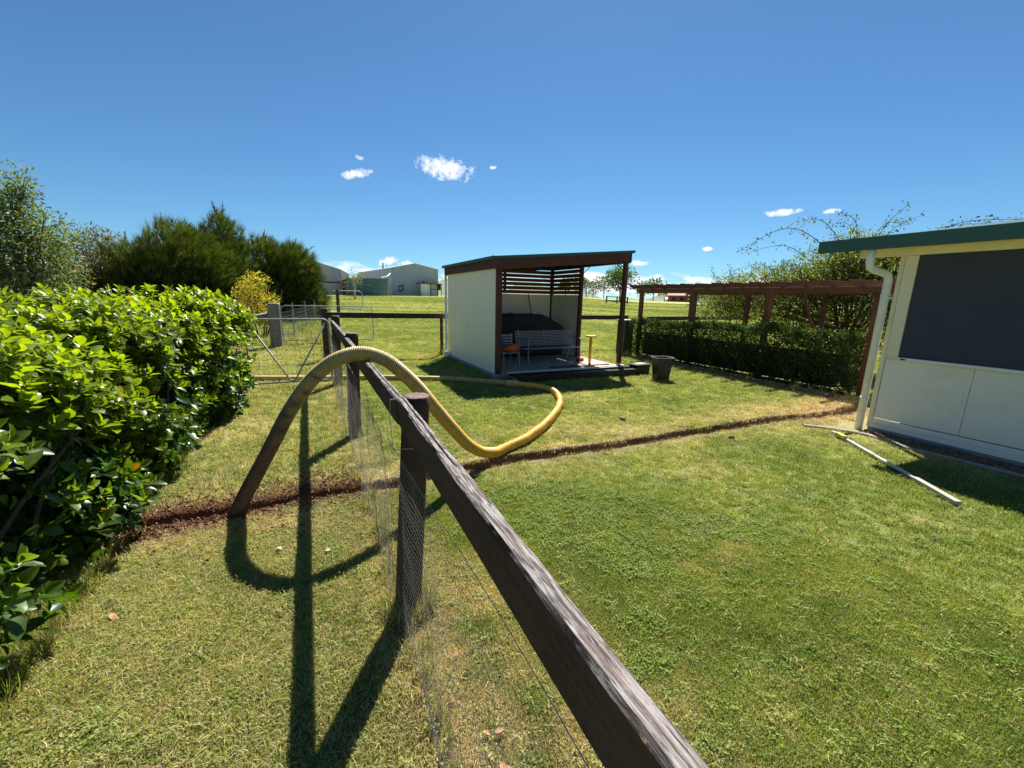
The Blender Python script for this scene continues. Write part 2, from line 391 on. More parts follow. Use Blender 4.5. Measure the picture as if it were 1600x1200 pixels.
def build_ground():
    gx = warp(-2.2, 9.4, .035, 1600, 1.13)
    v = np.concatenate([np.arange(-2, 3.05, .08), np.arange(3.05, 3.32, .03), np.arange(3.32, 3.68, .0125), np.arange(3.68, 4.0, .03), np.arange(4.0, 13, .10)])
    s = .12; p = 13.0; ext = []
    while p < 1600: ext.append(p); s *= 1.1; p += s
    lo = []; s = .1; p = -2.1
    while p > -1600: lo.append(p); s *= 1.25; p -= s
    gy = np.concatenate([np.array(lo[::-1]), v, np.array(ext), [1600]])
    X, Yv = np.meshgrid(gx, gy); yc = trench_y(X)
    Y = Yv + (yc - 3.5) * np.exp(-((Yv - 3.5) / .9) ** 2) * (np.abs(X) < 12)
    dy = Y - yc; on = sstep(-2.3, -1.9, X) * (1 - sstep(8.15, 8.35, X))
    hw = .058 + .022 * np.where(X < .3, 1.0, 0) + .045 * (fbm(X * 11, Y * 0, 0, 2, 4) - .5) + .03 * (fbm(X * 11, Y * 0, 3, 6, 4) - .5) * np.sign(dy)
    k = 1 - sstep(0, .045, np.abs(dy) - hw)
    depth = (.17 + .10 * (fbm(X * 5, Y * 4, 0, 9) - .5))
    Z = terrain(X, Y) - k * depth * on
    Z += on * np.exp(-((np.abs(dy) - .12) / .06) ** 2) * .022 * fbm(X * 14, Y * 14, 0, 12)
    near = (np.hypot(X - 3, Y - 3) < 30)
    Z += near * (fbm(X * 1.3, Y * 1.3, 0, 17) - .5) * .025 * (1 - k)
    c, dry = lawn_col(X, Y)
    b, _, _ = bare_at(X, Y); b = np.maximum(b * .9, k * on)[..., None]
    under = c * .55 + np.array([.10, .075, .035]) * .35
    far = sstep(16, 34, np.hypot(X, Y))[..., None]
    # far paddock : broad mown streaks
    st = sstep(.42, .62, fbm((X * .83 + Y * -.55) / 14 + 3, (X * .55 + Y * .83) / 2.6, 0, 44, 4))[..., None]
    pc = np.array([.215, .265, .075]) * (1 - st) + np.array([.37, .38, .165]) * st
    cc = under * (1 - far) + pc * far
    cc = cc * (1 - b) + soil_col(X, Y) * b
    od = np.exp(-(((X - 2.9) / .55) ** 2 + ((Y - 11.3) / .35) ** 2))[..., None]; cc = cc * (1 - od) + np.array([.42, .18, .09]) * od
    ny, nx = X.shape
    V = np.stack([X, Y, Z], -1).reshape(-1, 3)
    i = np.arange(ny - 1)[:, None] * nx + np.arange(nx - 1)[None]
    F = np.stack([i, i + 1, i + nx + 1, i + nx], -1).reshape(-1, 4)
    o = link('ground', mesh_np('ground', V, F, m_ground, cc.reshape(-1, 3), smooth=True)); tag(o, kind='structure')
build_ground()
def build_hills():
    az = np.radians(np.linspace(-75, 115, 260)); V = []; C = []
    for k, (r, a0, sd) in enumerate([(520, 0, 3), (560, .35, 3), (700, .8, 3), (900, 1.0, 3), (1100, .9, 3)]):
        h = (fbm(np.degrees(az) / 7, az * 0, 0, sd, 5) - .38) * 46 * (1 + .5 * np.sin(az * 2.1 + 1))
        z = -6 + a0 * np.clip(h + 9, 2, 60) * r / 620
        V.append(np.stack([np.sin(az) * r, np.cos(az) * r, z], -1)); n = fbm(np.degrees(az), az * 0 + k, 0, 7)[:, None]
        C.append(np.array([.10, .14, .075]) * (1 - n) + np.array([.17, .19, .12]) * n)
    V = np.concatenate(V); n = 260; i = (np.arange(4)[:, None] * n + np.arange(n - 1)[None])
    F = np.stack([i, i + 1, i + n + 1, i + n], -1).reshape(-1, 4)
    tag(link('hills', mesh_np('hills', V, F, m_hill, np.concatenate(C), smooth=True)), kind='structure')
build_hills()

# ------------------------------------------------------------------ foliage helpers
def leaf_template(kind):
    if kind == 'ovate':      # folded, curled leaf: 12 tris, length 1 along +y
        ts = [0, .22, .52, .82, 1.0]; wd = [0, .23, .30, .19, 0]; V = []
        for t_, w_ in zip(ts, wd): V.append((0, t_, -.22 * t_ * t_))
        for sgn in (-1, 1):
            for t_, w_ in list(zip(ts, wd))[1:4]: V.append((sgn * w_, t_, -.22 * t_ * t_ + .40 * w_))
        F = []
        for o_, fl in ((5, 0), (8, 1)):
            q = [(0, 1, o_), (1, 2, o_ + 1), (1, o_ + 1, o_), (2, 3, o_ + 2), (2, o_ + 2, o_ + 1), (3, 4, o_ + 2)]
            F += [tuple(reversed(f)) if fl else f for f in q]
        return np.array(V), np.array(F)
    if kind == 'small':      # 4 tris
        V = [(0, 0, 0), (-.26, .45, .09), (0, .5, 0), (.26, .45, .09), (0, 1, -.12)]
        return np.array(V), np.array([(0, 2, 1), (0, 3, 2), (1, 2, 4), (2, 3, 4)])
    if kind == 'tiny':
        V = [(0, 0, 0), (-.30, .5, .05), (.30, .5, -.05), (0, 1, -.08)]
        return np.array(V), np.array([(0, 2, 1), (1, 2, 3)])
    if kind == 'spray':      # feathery conifer spray
        V = []; F = []
        for k in range(7):
            a = (k - 3) * .30; L = 1 - abs(k - 3) * .13; b = abs(k - 3) * .03
            dx, dy = math.sin(a), math.cos(a); wv = .035
            V += [(-wv * dy, b, 0), (wv * dy, b + wv * dx, .02), (dx * L, b + dy * L, .05 * (k % 2) - .08)]; F.append((3 * k, 3 * k + 1, 3 * k + 2))
        return np.array(V), np.array(F)
def place(tmpl, P, D, U, sc, col, wid=None):
    """copy a template to points P, +y along D, +z near U"""
    TV, TF = tmpl; n = len(P)
    D = D / np.linalg.norm(D, axis=1, keepdims=True)
    Xa = np.cross(D, U); Xa /= np.linalg.norm(Xa, axis=1, keepdims=True) + 1e-9; Za = np.cross(Xa, D)
    wx = sc if wid is None else sc * wid
    V = P[:, None] + TV[None, :, 0, None] * Xa[:, None] * wx[:, None, None] + TV[None, :, 1, None] * D[:, None] * sc[:, None, None] + TV[None, :, 2, None] * Za[:, None] * sc[:, None, None]
    F = TF[None] + (np.arange(n) * len(TV))[:, None, None]
    C = np.repeat(col, len(TV), axis=0)
    return V.reshape(-1, 3), F.reshape(-1, TF.shape[1]), C
def rdir(n):
    v = rng.normal(size=(n, 3)); return v / np.linalg.norm(v, axis=1, keepdims=True)
def merge(parts):
    V = []; F = []; C = []; k = 0
    for v, f, c in parts: V.append(v); F.append(f + k); C.append(c); k += len(v)
    return np.concatenate(V), np.concatenate(F), np.concatenate(C)
def cmix(a, b, f): f = np.asarray(f)[:, None]; return np.array(a) * (1 - f) + np.array(b) * f

# ------------------------------------------------------------------ big leafed hedge on the left
OV = leaf_template('ovate')
def hedge_bush(x0, x1, y0, y1, h, seed, label, n_shoot, n_parts):
    """rounded block of shrub: sampled surface points with outward normals"""
    cx, cy = (x0 + x1) / 2, (y0 + y1) / 2; ax, ay = (x1 - x0) / 2, (y1 - y0) / 2
    root = empty('hedge_shrub', (cx, cy, 0), label, 'hedge', 'broad-leafed evergreen shrubs clipped into a hedge')
    def surf(n, inset=0.0):
        d = rdir(n * 2); d = d[d[:, 2] > -.85][:n]
        p = np.sign(d) * np.abs(d) ** .42
        p /= (np.abs(p) ** 4).sum(1, keepdims=True) ** .25
        r = 1 - inset / .8
        lump = 1 + .13 * (fbm(p[:, 0] * 2.1 + seed, p[:, 1] * 2.6, p[:, 2] * 2.1, seed) - .5) * 2
        zc = h * .52
        P = np.stack([cx + p[:, 0] * ax * r * lump, cy + p[:, 1] * ay * r * lump, zc + p[:, 2] * (h * .50) * r * (1 + (lump - 1) * .6)], 1)
        P[:, 2] = np.maximum(P[:, 2], .06)
        # the underside tucks in
        tuck = np.clip(1 - P[:, 2] / .45, 0, 1)[:, None]; P[:, :2] = P[:, :2] * (1 - .05 * tuck) + np.array([cx, cy]) * .05 * tuck
        N = np.stack([p[:, 0] ** 3 / ax, p[:, 1] ** 3 / ay, p[:, 2] ** 3 / (h * .5)], 1); N /= np.linalg.norm(N, axis=1, keepdims=True) + 1e-9
        return P, N
    Ps, Ns = surf(n_shoot)
    keep = (Ps[:, 0] > cx - .5 * ax) | (Ps[:, 2] > h * .6)
    Ps, Ns = Ps[keep], Ns[keep]; n = len(Ps)
    Ps = Ps + Ns * (rng.random((n, 1)) ** 2 * .20 - .07)
    A = Ns * .75 + np.array([0, 0, .80]) + rng.normal(size=(n, 3)) * .34; A /= np.linalg.norm(A, axis=1, keepdims=True)
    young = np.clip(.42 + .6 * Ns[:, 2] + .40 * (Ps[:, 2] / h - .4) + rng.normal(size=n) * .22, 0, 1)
    P_, D_, U_, S_, C_ = [], [], [], [], []
    T1 = np.cross(A, np.array([.3, .9, .1])); T1 /= np.linalg.norm(T1, axis=1, keepdims=True); T2 = np.cross(A, T1)
    nl = 9
    for k in range(nl):
        ang = k * 2.4 + rng.random(n) * .5; lv = k / (nl - 1)          # spiral; lower leaves spread, top ones stand
        spread = 1.25 - .95 * lv + rng.normal(size=n) * .12
        R_ = T1 * np.cos(ang)[:, None] + T2 * np.sin(ang)[:, None]
        D = A * np.cos(spread)[:, None] + R_ * np.sin(spread)[:, None]
        P_.append(Ps - A * ((1 - lv) * .055)[..., None] if False else Ps - A * (1 - lv) * .075 + R_ * .004)
        D_.append(D); U_.append(A * 1.0 - D * 0)
        S_.append((.090 - .034 * lv) * (1 + rng.normal(size=n) * .26))
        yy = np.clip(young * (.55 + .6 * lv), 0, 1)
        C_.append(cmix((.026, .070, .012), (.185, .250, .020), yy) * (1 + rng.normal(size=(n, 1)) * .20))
    P = np.concatenate(P_); D = np.concatenate(D_); U = np.concatenate(U_); Sx = np.concatenate(S_); C = np.clip(np.concatenate(C_), .004, 1)
    # old dark leaves deeper in
    Pi, Ni = surf(int(n_shoot * 3.4), .14); Di = rdir(len(Pi)) * .8 + Ni * .6; 
    red = rng.random(len(P)) < .005; C[red] = (.17, .08, .015)
    # the leaves nearest the camera are separate parts
    tocam = np.linalg.norm(P - np.array([0, 0, EYE]), axis=1) - (P[:, 0] > cx) * 2.0
    vis = np.argsort(tocam)[:n_parts * 5]; pick = rng.choice(vis, n_parts, replace=False) if n_parts else np.array([], int)
    mask = np.ones(len(P), bool); mask[pick] = False
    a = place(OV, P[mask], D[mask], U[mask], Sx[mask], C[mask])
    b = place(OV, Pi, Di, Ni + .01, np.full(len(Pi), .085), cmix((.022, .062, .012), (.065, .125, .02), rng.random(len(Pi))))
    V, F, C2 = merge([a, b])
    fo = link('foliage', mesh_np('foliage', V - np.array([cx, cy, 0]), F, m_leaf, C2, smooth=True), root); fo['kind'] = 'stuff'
    # a handful of leaf meshes shared by the separate leaves
    shades = [cmix((.032, .080, .012), (.215, .290, .020), np.array([q]))[0] for q in (.1, .35, .6, .85)]
    lms = [mesh_np('leaf', OV[0], OV[1], m_leaf, np.tile(s_, (len(OV[0]), 1)), smooth=True) for s_ in shades]
    for i in pick:
        d = D[i] / np.linalg.norm(D[i]); x = np.cross(d, U[i]); x /= np.linalg.norm(x) + 1e-9; z = np.cross(x, d)
        lo = bpy.data.objects.new('leaf', lms[int(np.clip((C[i][1] - .07) / .165 * 4, 0, 3))]); COL.objects.link(lo); lo.parent = root
        s_ = Sx[i]; p = P[i] - np.array([cx, cy, 0])
        lo.matrix_local = Matrix(((x[0] * s_, d[0] * s_, z[0] * s_, p[0]), (x[1] * s_, d[1] * s_, z[1] * s_, p[1]), (x[2] * s_, d[2] * s_, z[2] * s_, p[2]), (0, 0, 0, 1)))
    # branches
    mb = MB()
    for k in range(46):
        bx, by = cx + rng.uniform(-.55, .75) * ax, cy + rng.uniform(-.85, .85) * ay
        ex, ey, ez = bx + rng.normal() * .25, by + rng.normal() * .25, h * rng.uniform(.6, .92)
        mx_, my_ = (bx * .6 + ex * .4), (by * .6 + ey * .4)
        mb.tube([(bx, by, -.02), (mx_, my_, ez * .45), (ex, ey, ez)], [.016, .011, .004], 5)
    mb.obj('branches', m_bark, root)
    return root
hedge_bush(-3.7, -1.16, 1.2, 4.15, 1.30, 1, 'nearest broad-leafed shrub of the left hedge, cut off by the left edge of the photo', 2900, 230)
hedge_bush(-3.3, -1.08, 3.9, 6.1, 1.46, 2, 'middle broad-leafed shrub of the left hedge, between its nearest and farthest shrubs', 2100, 40)
hedge_bush(-2.9, -.90, 5.75, 7.85, 1.54, 3, 'farthest broad-leafed shrub of the left hedge, ending beside the wire garden gate', 1900, 30)

# ------------------------------------------------------------------ post and rail fence with netting
def wobbly_box(x0, x1, y0, y1, z0, z1, ny, seed, crack=None, amp=.0025, nc=5):
    """rail along y with rough worn surfaces and an optional drying crack along the top"""
    prof = []
    def seg(a, b, n):
        for k in range(n): t = k / n; prof.append((a[0] + (b[0] - a[0]) * t, a[1] + (b[1] - a[1]) * t))
    r = .006
    seg((x0 + r, z0), (x1 - r, z0), 3); seg((x1 - r, z0), (x1, z0 + r), 1); seg((x1, z0 + r), (x1, z1 - r), 6); seg((x1, z1 - r), (x1 - r, z1), 1)
    seg((x1 - r, z1), (x0 + r, z1), 16); seg((x0 + r, z1), (x0, z1 - r), 1); seg((x0, z1 - r), (x0, z0 + r), 10); seg((x0, z0 + r), (x0 + r, z0), 1)
    prof = np.array(prof); n = len(prof); ys = np.linspace(y0, y1, ny)
    X = np.tile(prof[:, 0], (ny, 1)); Z = np.tile(prof[:, 1], (ny, 1)); Y = np.tile(ys[:, None], (1, n))
    cxm, czm = (x0 + x1) / 2, (z0 + z1) / 2
    g = (fbm(X * 160, Y * 5, Z * 160, seed, 4) - .5) * 2 * amp + (fbm(X * 3, Y * 2, Z * 3, seed + 5, 3) - .5) * .010
    nx_, nz_ = X - cxm, Z - czm
    isx = (np.abs(nx_) / (x1 - x0) > np.abs(nz_) / (z1 - z0) - .02)
    X2 = X + np.sign(nx_) * g * isx; Z2 = Z + np.sign(nz_) * g * ~isx
    # chewed arrises
    corner = (np.abs(nx_) > (x1 - x0) * .42) & (nz_ > (z1 - z0) * .45)
    ch = np.clip(fbm(X * 9, Y * 9, 0, seed + 9, 4) - .50, 0, 1) * .012
    Z2 -= corner * ch; X2 -= corner * np.sign(nx_) * ch * .5
    if crack is not None:
        cxp = x0 + (x1 - x0) * (crack + .22 * (fbm(ys * .9, ys * 0, 0, seed + 2, 3) - .5))[:, None]
        on = sstep(.40, .52, fbm(ys * 1.4, ys * 0, 4, seed + 3, 3))[:, None]
        top = Z > z1 - .001
        Z2 -= top * .007 * np.exp(-((X - cxp) / .0022) ** 2) * on
    V = np.stack([X2, Y, Z2], -1).reshape(-1, 3)
    i = np.arange(ny - 1)[:, None] * n + np.arange(n)[None]; j = np.arange(ny - 1)[:, None] * n + (np.arange(n)[None] + 1) % n
    F = [tuple(f) for f in np.stack([i, i + n, j + n, j], -1).reshape(-1, 4)]
    F += [tuple(range(n)), tuple(range((ny - 1) * n + n - 1, (ny - 1) * n - 1, -1))]
    return V, F
fence = empty('post_and_rail_fence', (.35, 0, 0), 'dark weathered post and rail fence with wire netting running away from the foreground', 'fence')
for (a, b, z1, sd, ny, xa, xb) in [(-1.1, 1.905, 1.176, 3, 600, .268, .338), (1.915, 4.93, 1.172, 8, 420, .336, .330), (4.94, 8.02, 1.19, 12, 200, .330, .322)]:
    V, F = wobbly_box(0, .044, a, b, z1 - .126, z1, ny, sd, crack=.55)
    V[:, 0] += xa + (xb - xa) * (V[:, 1] - a) / (b - a)
    mb = MB(); mb.v = [tuple(v) for v in V]; mb.f = F
    mb.obj('rail', m_rail, fence)
def round_post(px, py, r, top, lean=(0, 0), seed=1, mat=None, parent=None, name='post', square=False, base=-.1):
    n = 28; zs = list(np.linspace(base, top, 26)); V = []; F = []
    for k, z in enumerate(zs):
        t = (z - 0) / top
        for j in range(n):
            a = 2 * math.pi * j / n
            rr = r * (1 + .07 * (float(vnoise(math.cos(a) * 2 + seed, math.sin(a) * 2, z * .6, seed)) - .5) + .05 * (float(vnoise(math.cos(a) * 9 + seed, math.sin(a) * 9, z * 1.2, seed)) - .5))
            ca, sa = math.cos(a), math.sin(a)
            if square: q = 1 / max(abs(ca), abs(sa)); rr = r * min(q, 1.28)
            V.append((px + lean[0] * t + rr * ca, py + lean[1] * t + rr * sa, z))
    for k in range(len(zs) - 1):
        for j in range(n): a = k * n + j; b = k * n + (j + 1) % n; F.append((a, b, b + n, a + n))
    top_i = len(V) - n; k2 = len(V)
    for f_, dz in ((.86, .006), (.45, .007)):
        for j in range(n):
            x, y, z = V[top_i + j]; cxp, cyp = px + lean[0], py + lean[1]
            V.append((cxp + (x - cxp) * f_, cyp + (y - cyp) * f_, z + dz - .004 * float(vnoise(x * 90, y * 90, 0, 2))))
    for j in range(n): F.append((top_i + j, top_i + (j + 1) % n, k2 + (j + 1) % n, k2 + j)); F.append((k2 + j, k2 + (j + 1) % n, k2 + n + (j + 1) % n, k2 + n + j))
    F.append(tuple(k2 + n + j for j in range(n)))
    mb = MB(); mb.v = V; mb.f = F
    return mb.obj(name, mat or m_post, parent, smooth=True)
round_post(.360, 1.935, .068, 1.165, (.082, .03), 1, parent=fence)
round_post(.385, 4.98, .070, 1.215, (.03, .0), 2, parent=fence)
round_post(.390, 8.06, .072, 1.26, (.02, 0), 3, parent=fence)
def netting(y0, y1, z0, z1, cw, r, xf):
    ch = cw * .86; V = []; rows = int((z1 - z0) / ch); cols = int((y1 - y0) / cw)
    segs = []
    for i in range(rows):
        for j in range(cols):
            y = y0 + j * cw + (cw / 2 if i % 2 else 0); z = z0 + i * ch
            h3 = ch * .30
            a = (y, z - h3); b = (y, z + h3); c = (y + cw / 2, z + ch - h3); d = (y - cw / 2, z + ch - h3)
            segs += [(a, b), (b, c), (b, d)]
    sg = np.array(segs)                        # n,2,2
    P = sg[:, 0]; Q = sg[:, 1]
    def XF(p):
        y, z = p[:, 0], p[:, 1]
        jy = (vnoise(y * 12, z * 12, 0, 4) - .5) * cw * .5; jz = (vnoise(y * 12, z * 12, 3, 5) - .5) * cw * .5
        x = xf + .022 * (fbm(y * 2.2, z * 3, 0, 6) - .5) * 2 + .02 * np.clip(.25 - z, 0, 1)
        # pressed round each post
        for yp in (1.94, 4.98, 8.06): x = x - .012 * np.exp(-((y - yp) / .10) ** 2)
        return np.stack([x, y + jy, np.maximum(z + jz, .0)], 1)
    A, B = XF(P), XF(Q); d = B - A; d /= np.linalg.norm(d, axis=1, keepdims=True) + 1e-9
    u = np.cross(d, np.array([1., .02, .03])); u /= np.linalg.norm(u, axis=1, keepdims=True) + 1e-9; v = np.cross(d, u)
    V = []
    for E_ in (A, B):
        for k in range(3):
            t = 2 * math.pi * k / 3; V.append(E_ + (u * math.cos(t) + v * math.sin(t)) * r)
    V = np.stack(V, 1).reshape(-1, 3); n = len(A); b = np.arange(n)[:, None] * 6
    F = np.concatenate([b + np.array([[k, (k + 1) % 3, 3 + (k + 1) % 3, 3 + k]]) for k in range(3)], 0)
    return V, F
V, F = netting(.15, 8.0, .0, 1.02, .030, .00050, .292)
no = link('wire_netting', mesh_np('wire_netting', V, F, m_net), fence, world=True); no['kind'] = 'stuff'
mb = MB()
mb.tube([(.284 + .01 * math.sin(y * 3), y, 1.025 + .012 * math.sin(y * 2.1)) for y in np.linspace(-.4, 8.0, 60)], .0009, 5)
pass
mb.obj('strand_wire', m_wire, fence)
mb = MB()
for k in range(3):
    mb.tube([(.272 - .01 * k, 1.6 + .12 * k, .95 - .1 * k), (.262, 1.72 + .1 * k, .80 - .1 * k), (.275, 1.80 + .1 * k, .66 - .1 * k)], .001, 4)
mb.tube([(.36, 1.90, 1.186), (.33, 1.86, 1.187), (.300, 1.86, 1.183), (.299, 1.88, 1.10), (.31, 1.9, .93), (.40, 1.87, .93)], .0018, 5)
mb.obj('tie_wire', m_wire, fence)
m_bolt = plain('rusty_bolt', (.12, .06, .035), .7, metal=.4)
for (x, y, z) in [(.332, 1.86, 1.10), (.334, 1.98, 1.11), (.327, 4.88, 1.11), (.327, 5.02, 1.12), (.322, 7.93, 1.13)]:
    MB().cyl((x - .004, y, z), (x + .02, y, z), .009, .009, 8).obj('bolt', m_bolt, fence)

# gate 1, gate 2 -------------------------------------------------------------
def pipe_gate(name, p0, p1, z0, z1, label, r=.014, v=True, nv=9, hz=None, round_='both', cr=.10):
    """tubular farm gate in the vertical plane p0-p1"""
    p0 = Vector((*p0, 0)); p1 = Vector((*p1, 0)); d = (p1 - p0); L = d.length; d.normalize()
    root = empty(name, (p0.x, p0.y, 0), label, 'gate')
    def P(s, z): q = p0 + d * s; return (q.x, q.y, z)
    pts = []
    for (cx_, cz_, a0) in ((cr, z0 + cr, 180), (cr, z1 - cr, 90 + 90), (L - cr, z1 - cr, 90), (L - cr, z0 + cr, 0)): pass
    for a in range(270, 179, -15): pts.append(P(cr + cr * math.cos(rad(a)), z0 + cr + cr * math.sin(rad(a))))
    for a in range(180, 89, -15): pts.append(P(cr + cr * math.cos(rad(a)), z1 - cr + cr * math.sin(rad(a))))
    for a in range(90, -1, -15): pts.append(P(L - cr + cr * math.cos(rad(a)), z1 - cr + cr * math.sin(rad(a))))
    for a in range(0, -91, -15): pts.append(P(L - cr + cr * math.cos(rad(a)), z0 + cr + cr * math.sin(rad(a))))
    pts.append(pts[0])
    MB().tube(pts, r, 10).obj('frame', m_galv, root, smooth=True)
    if v:
        m_ = L / 2; vb = [P(.03, z1 - .03)] + [P(m_ - .07, z0 + .09), P(m_ - .035, z0 + .035), P(m_, z0 + .022), P(m_ + .035, z0 + .035), P(m_ + .07, z0 + .09)] + [P(L - .03, z1 - .03)]
        MB().tube(vb, r, 10).obj('brace', m_galv, root, smooth=True)
    hz = hz or [.12, .24, .38, .54, .72, .90]
    H = z1 - z0
    for q in hz: MB().cyl(P(.01, z0 + H * q), P(L - .01, z0 + H * q), .0018, n=5).obj('mesh_wire', m_wire, root)
    for k in range(1, nv): MB().cyl(P(L * k / nv, z0), P(L * k / nv, z1), .0018, n=5).obj('mesh_wire', m_wire, root)
    return root
pipe_gate('garden_gate', (-.99, 8.12), (.29, 8.12), .10, 1.205, 'galvanised tube garden gate with V brace between hedge and fence', hz=[.14, .28, .42, .54, .66, .76, .86, .93])
pipe_gate('paddock_gate', (-.78, 14.3), (1.82, 14.0), .22, 1.27, 'long open tube paddock gate hung from the thick grey post', v=False, nv=15, hz=[.12, .25, .4, .55, .7, .82, .91], cr=.16)
op = round_post(-.97, 14.42, .165, 1.33, (.02, 0), 7, m_oldpost, None, 'strainer_post'); tag(op, 'thick grey weathered round post hinging the paddock gate', 'post')
mb = MB(); mb.tube([(-1.10, 14.45, 1.0), (-2.4, 14.8, .72), (-3.6, 15.1, .45)], .07, 10)
tag(mb.obj('brace_log', m_oldpost, smooth=True), 'grey slanting brace log leaning on the thick grey post', 'log')

# cross fence at the back ---------------------------------------------------------
cf = empty('back_rail_fence', (.33, 11.33, 0), 'single dark rail fence crossing behind the cream garden shed', 'fence')
for k, (x, y, tp) in enumerate([(.33, 11.33, 1.29), (3.33, 11.36, 1.12), (6.45, 11.4, 1.15), (9.9, 11.4, 1.13), (13.2, 11.4, 1.13), (16.5, 11.4, 1.13)]):
    round_post(x, y, .085 if k == 0 else .045, tp, (0, 0), 10 + k, m_post, cf)
for (x0, x1, za, zb) in [(.30, 3.36, 1.19, 1.155), (3.37, 6.6, 1.15, 1.12), (6.61, 10.02, 1.11, 1.10), (10.9, 13.2, 1.05, 1.06), (13.21, 16.6, 1.06, 1.06)]:
    MB().beam((x0, 11.25, za - .06), (x1, 11.27, zb - .06), .05, .14).obj('rail', m_railx, cf, bevel=.005)
for zz in (.25, .45, .65, .85): MB().cyl((.33, 11.25, zz), (16.5, 11.25, zz - .02), .0016, n=4).obj('strand_wire', m_wire, cf)
# far fence going back from the strainer post to the H frame ----------------------
ff = empty('mesh_fence', (-.97, 14.42, 0), 'galvanised mesh fence with steel pickets running back past the conifers', 'fence')
fp = [(-.97, 14.42), (-.55, 17.2), (-.15, 20.0), (.25, 23.0), (.75, 26.5), (1.2, 29.6)]
for (x, y) in fp[1:]:
    zt = float(terrain(x, y)); MB().box(x - .02, x + .02, y - .02, y + .02, zt - .1, zt + 1.25).obj('picket', m_galv, ff)
mb = MB(); 
for i in range(len(fp) - 1):
    (xa, ya), (xb, yb) = fp[i], fp[i + 1]; za, zb = float(terrain(xa, ya)), float(terrain(xb, yb))
    for q in (.08, .2, .32, .44, .56, .7, .85, 1.0): mb.cyl((xa, ya, za + q), (xb, yb, zb + q), .004, n=3)
    for k in range(14): t = k / 14; x, y, z = xa + (xb - xa) * t, ya + (yb - ya) * t, za + (zb - za) * t; mb.cyl((x, y, z + .08), (x, y, z + 1.0), .003, n=3)
no = mb.obj('mesh_wire', m_wire, ff); no['kind'] = 'stuff'
hf = empty('gateway_frame', (1.3, 30, 0), 'old dark timber gateway frame beside the conifers', 'gateway')
for x in (.95, 1.75):
    zt = float(terrain(x, 30)); MB().box(x - .1, x + .1, 29.9, 30.1, zt - .1, zt + 1.75 - (x > 1) * .05).obj('post', m_oldpost2, hf, bevel=.01)
MB().box(.8, 1.95, 29.94, 30.06, 2.32, 2.42).obj('cap_rail', m_oldpost2, hf)
zt = float(terrain(3, 36)); g3 = pipe_gate('far_gate', (1.6, 35.6), (4.0, 36.2), zt + .1, zt + 1.5, 'far open tube gate in front of the water tank', r=.025, v=False, nv=5, hz=[.5], cr=.3)

# ------------------------------------------------------------------ hose
def catmull(pts, step):
    P = [np.array(p, float) for p in pts]; P = [2 * P[0] - P[1]] + P + [2 * P[-1] - P[-2]]; res = []
    for i in range(1, len(P) - 2):
        p0, p1, p2, p3 = P[i - 1:i + 3]; n = max(2, int(np.linalg.norm(p2 - p1) / .02))
        for k in range(n):
            t = k / n; res.append(.5 * ((2 * p1) + (-p0 + p2) * t + (2 * p0 - 5 * p1 + 4 * p2 - p3) * t * t + (-p0 + 3 * p1 - 3 * p2 + p3) * t ** 3))
    res.append(P[-2]); R_ = np.array(res); s = np.concatenate([[0], np.cumsum(np.linalg.norm(np.diff(R_, axis=0), axis=1))])
    q = np.arange(0, s[-1], step); return np.stack([np.interp(q, s, R_[:, k]) for k in range(3)], 1), q
def hose_mat():
    m, t = new_mat('yellow_ribbed_hose')
    c = t.n('ShaderNodeAttribute', attribute_name='Col').outputs['Color']
    P = t.n('ShaderNodeNewGeometry').outputs['Position']
    c = t.mix(1.0, c, t.ramp(t.noise(P, 18.0, 5, .65), [(.3, .72), (.7, 1.12)]), 'MULTIPLY')
    b = t.n('ShaderNodeBsdfPrincipled', ins={'Base Color': c, 'Roughness': t.ramp(t.noise(P, 12.0, 3), [(.3, .38), (.7, .62)]), 'Specular IOR Level': .45})
    out(t, b.outputs[0]); return m
m_hose = hose_mat()
hose_pts = [(-.70, 3.45, -.15), (-.64, 3.45, -.04), (-.493, 3.43, .228), (-.331, 3.4, .521), (-.19, 3.36, .785), (-.046, 3.3, 1.0), (.10, 3.24, 1.145), (.235, 3.18, 1.215),
            (.35, 3.14, 1.226), (.47, 3.11, 1.185), (.575, 3.10, 1.10), (.71, 3.12, .955), (.879, 3.18, .735), (1.044, 3.26, .525), (1.22, 3.38, .32), (1.42, 3.53, .16), (1.62, 3.66, .075), (1.80, 3.78, .056), (2.18, 3.99, .055), (2.70, 4.42, .055), (3.26, 5.02, .055), (3.60, 5.56, .055), (3.76, 6.05, .055),
            (3.63, 6.45, .055), (3.34, 6.78, .055)]
hose_pts2 = [(3.34, 6.78, .055), (2.93, 7.15, .055), (2.36, 7.62, .055), (1.75, 7.95, .055), (1.2, 8.22, .055), (.6, 8.42, .055), (.09, 8.55, .055), (-.68, 8.83, .055), (-1.4, 9.1, .055), (-2.6, 9.4, .055), (-5.5, 9.6, .055)]
hose = empty('suction_hose', (-.6, 3.44, 0), 'yellow ribbed suction hose arching over the fence rail and lying across the lawn', 'hose')
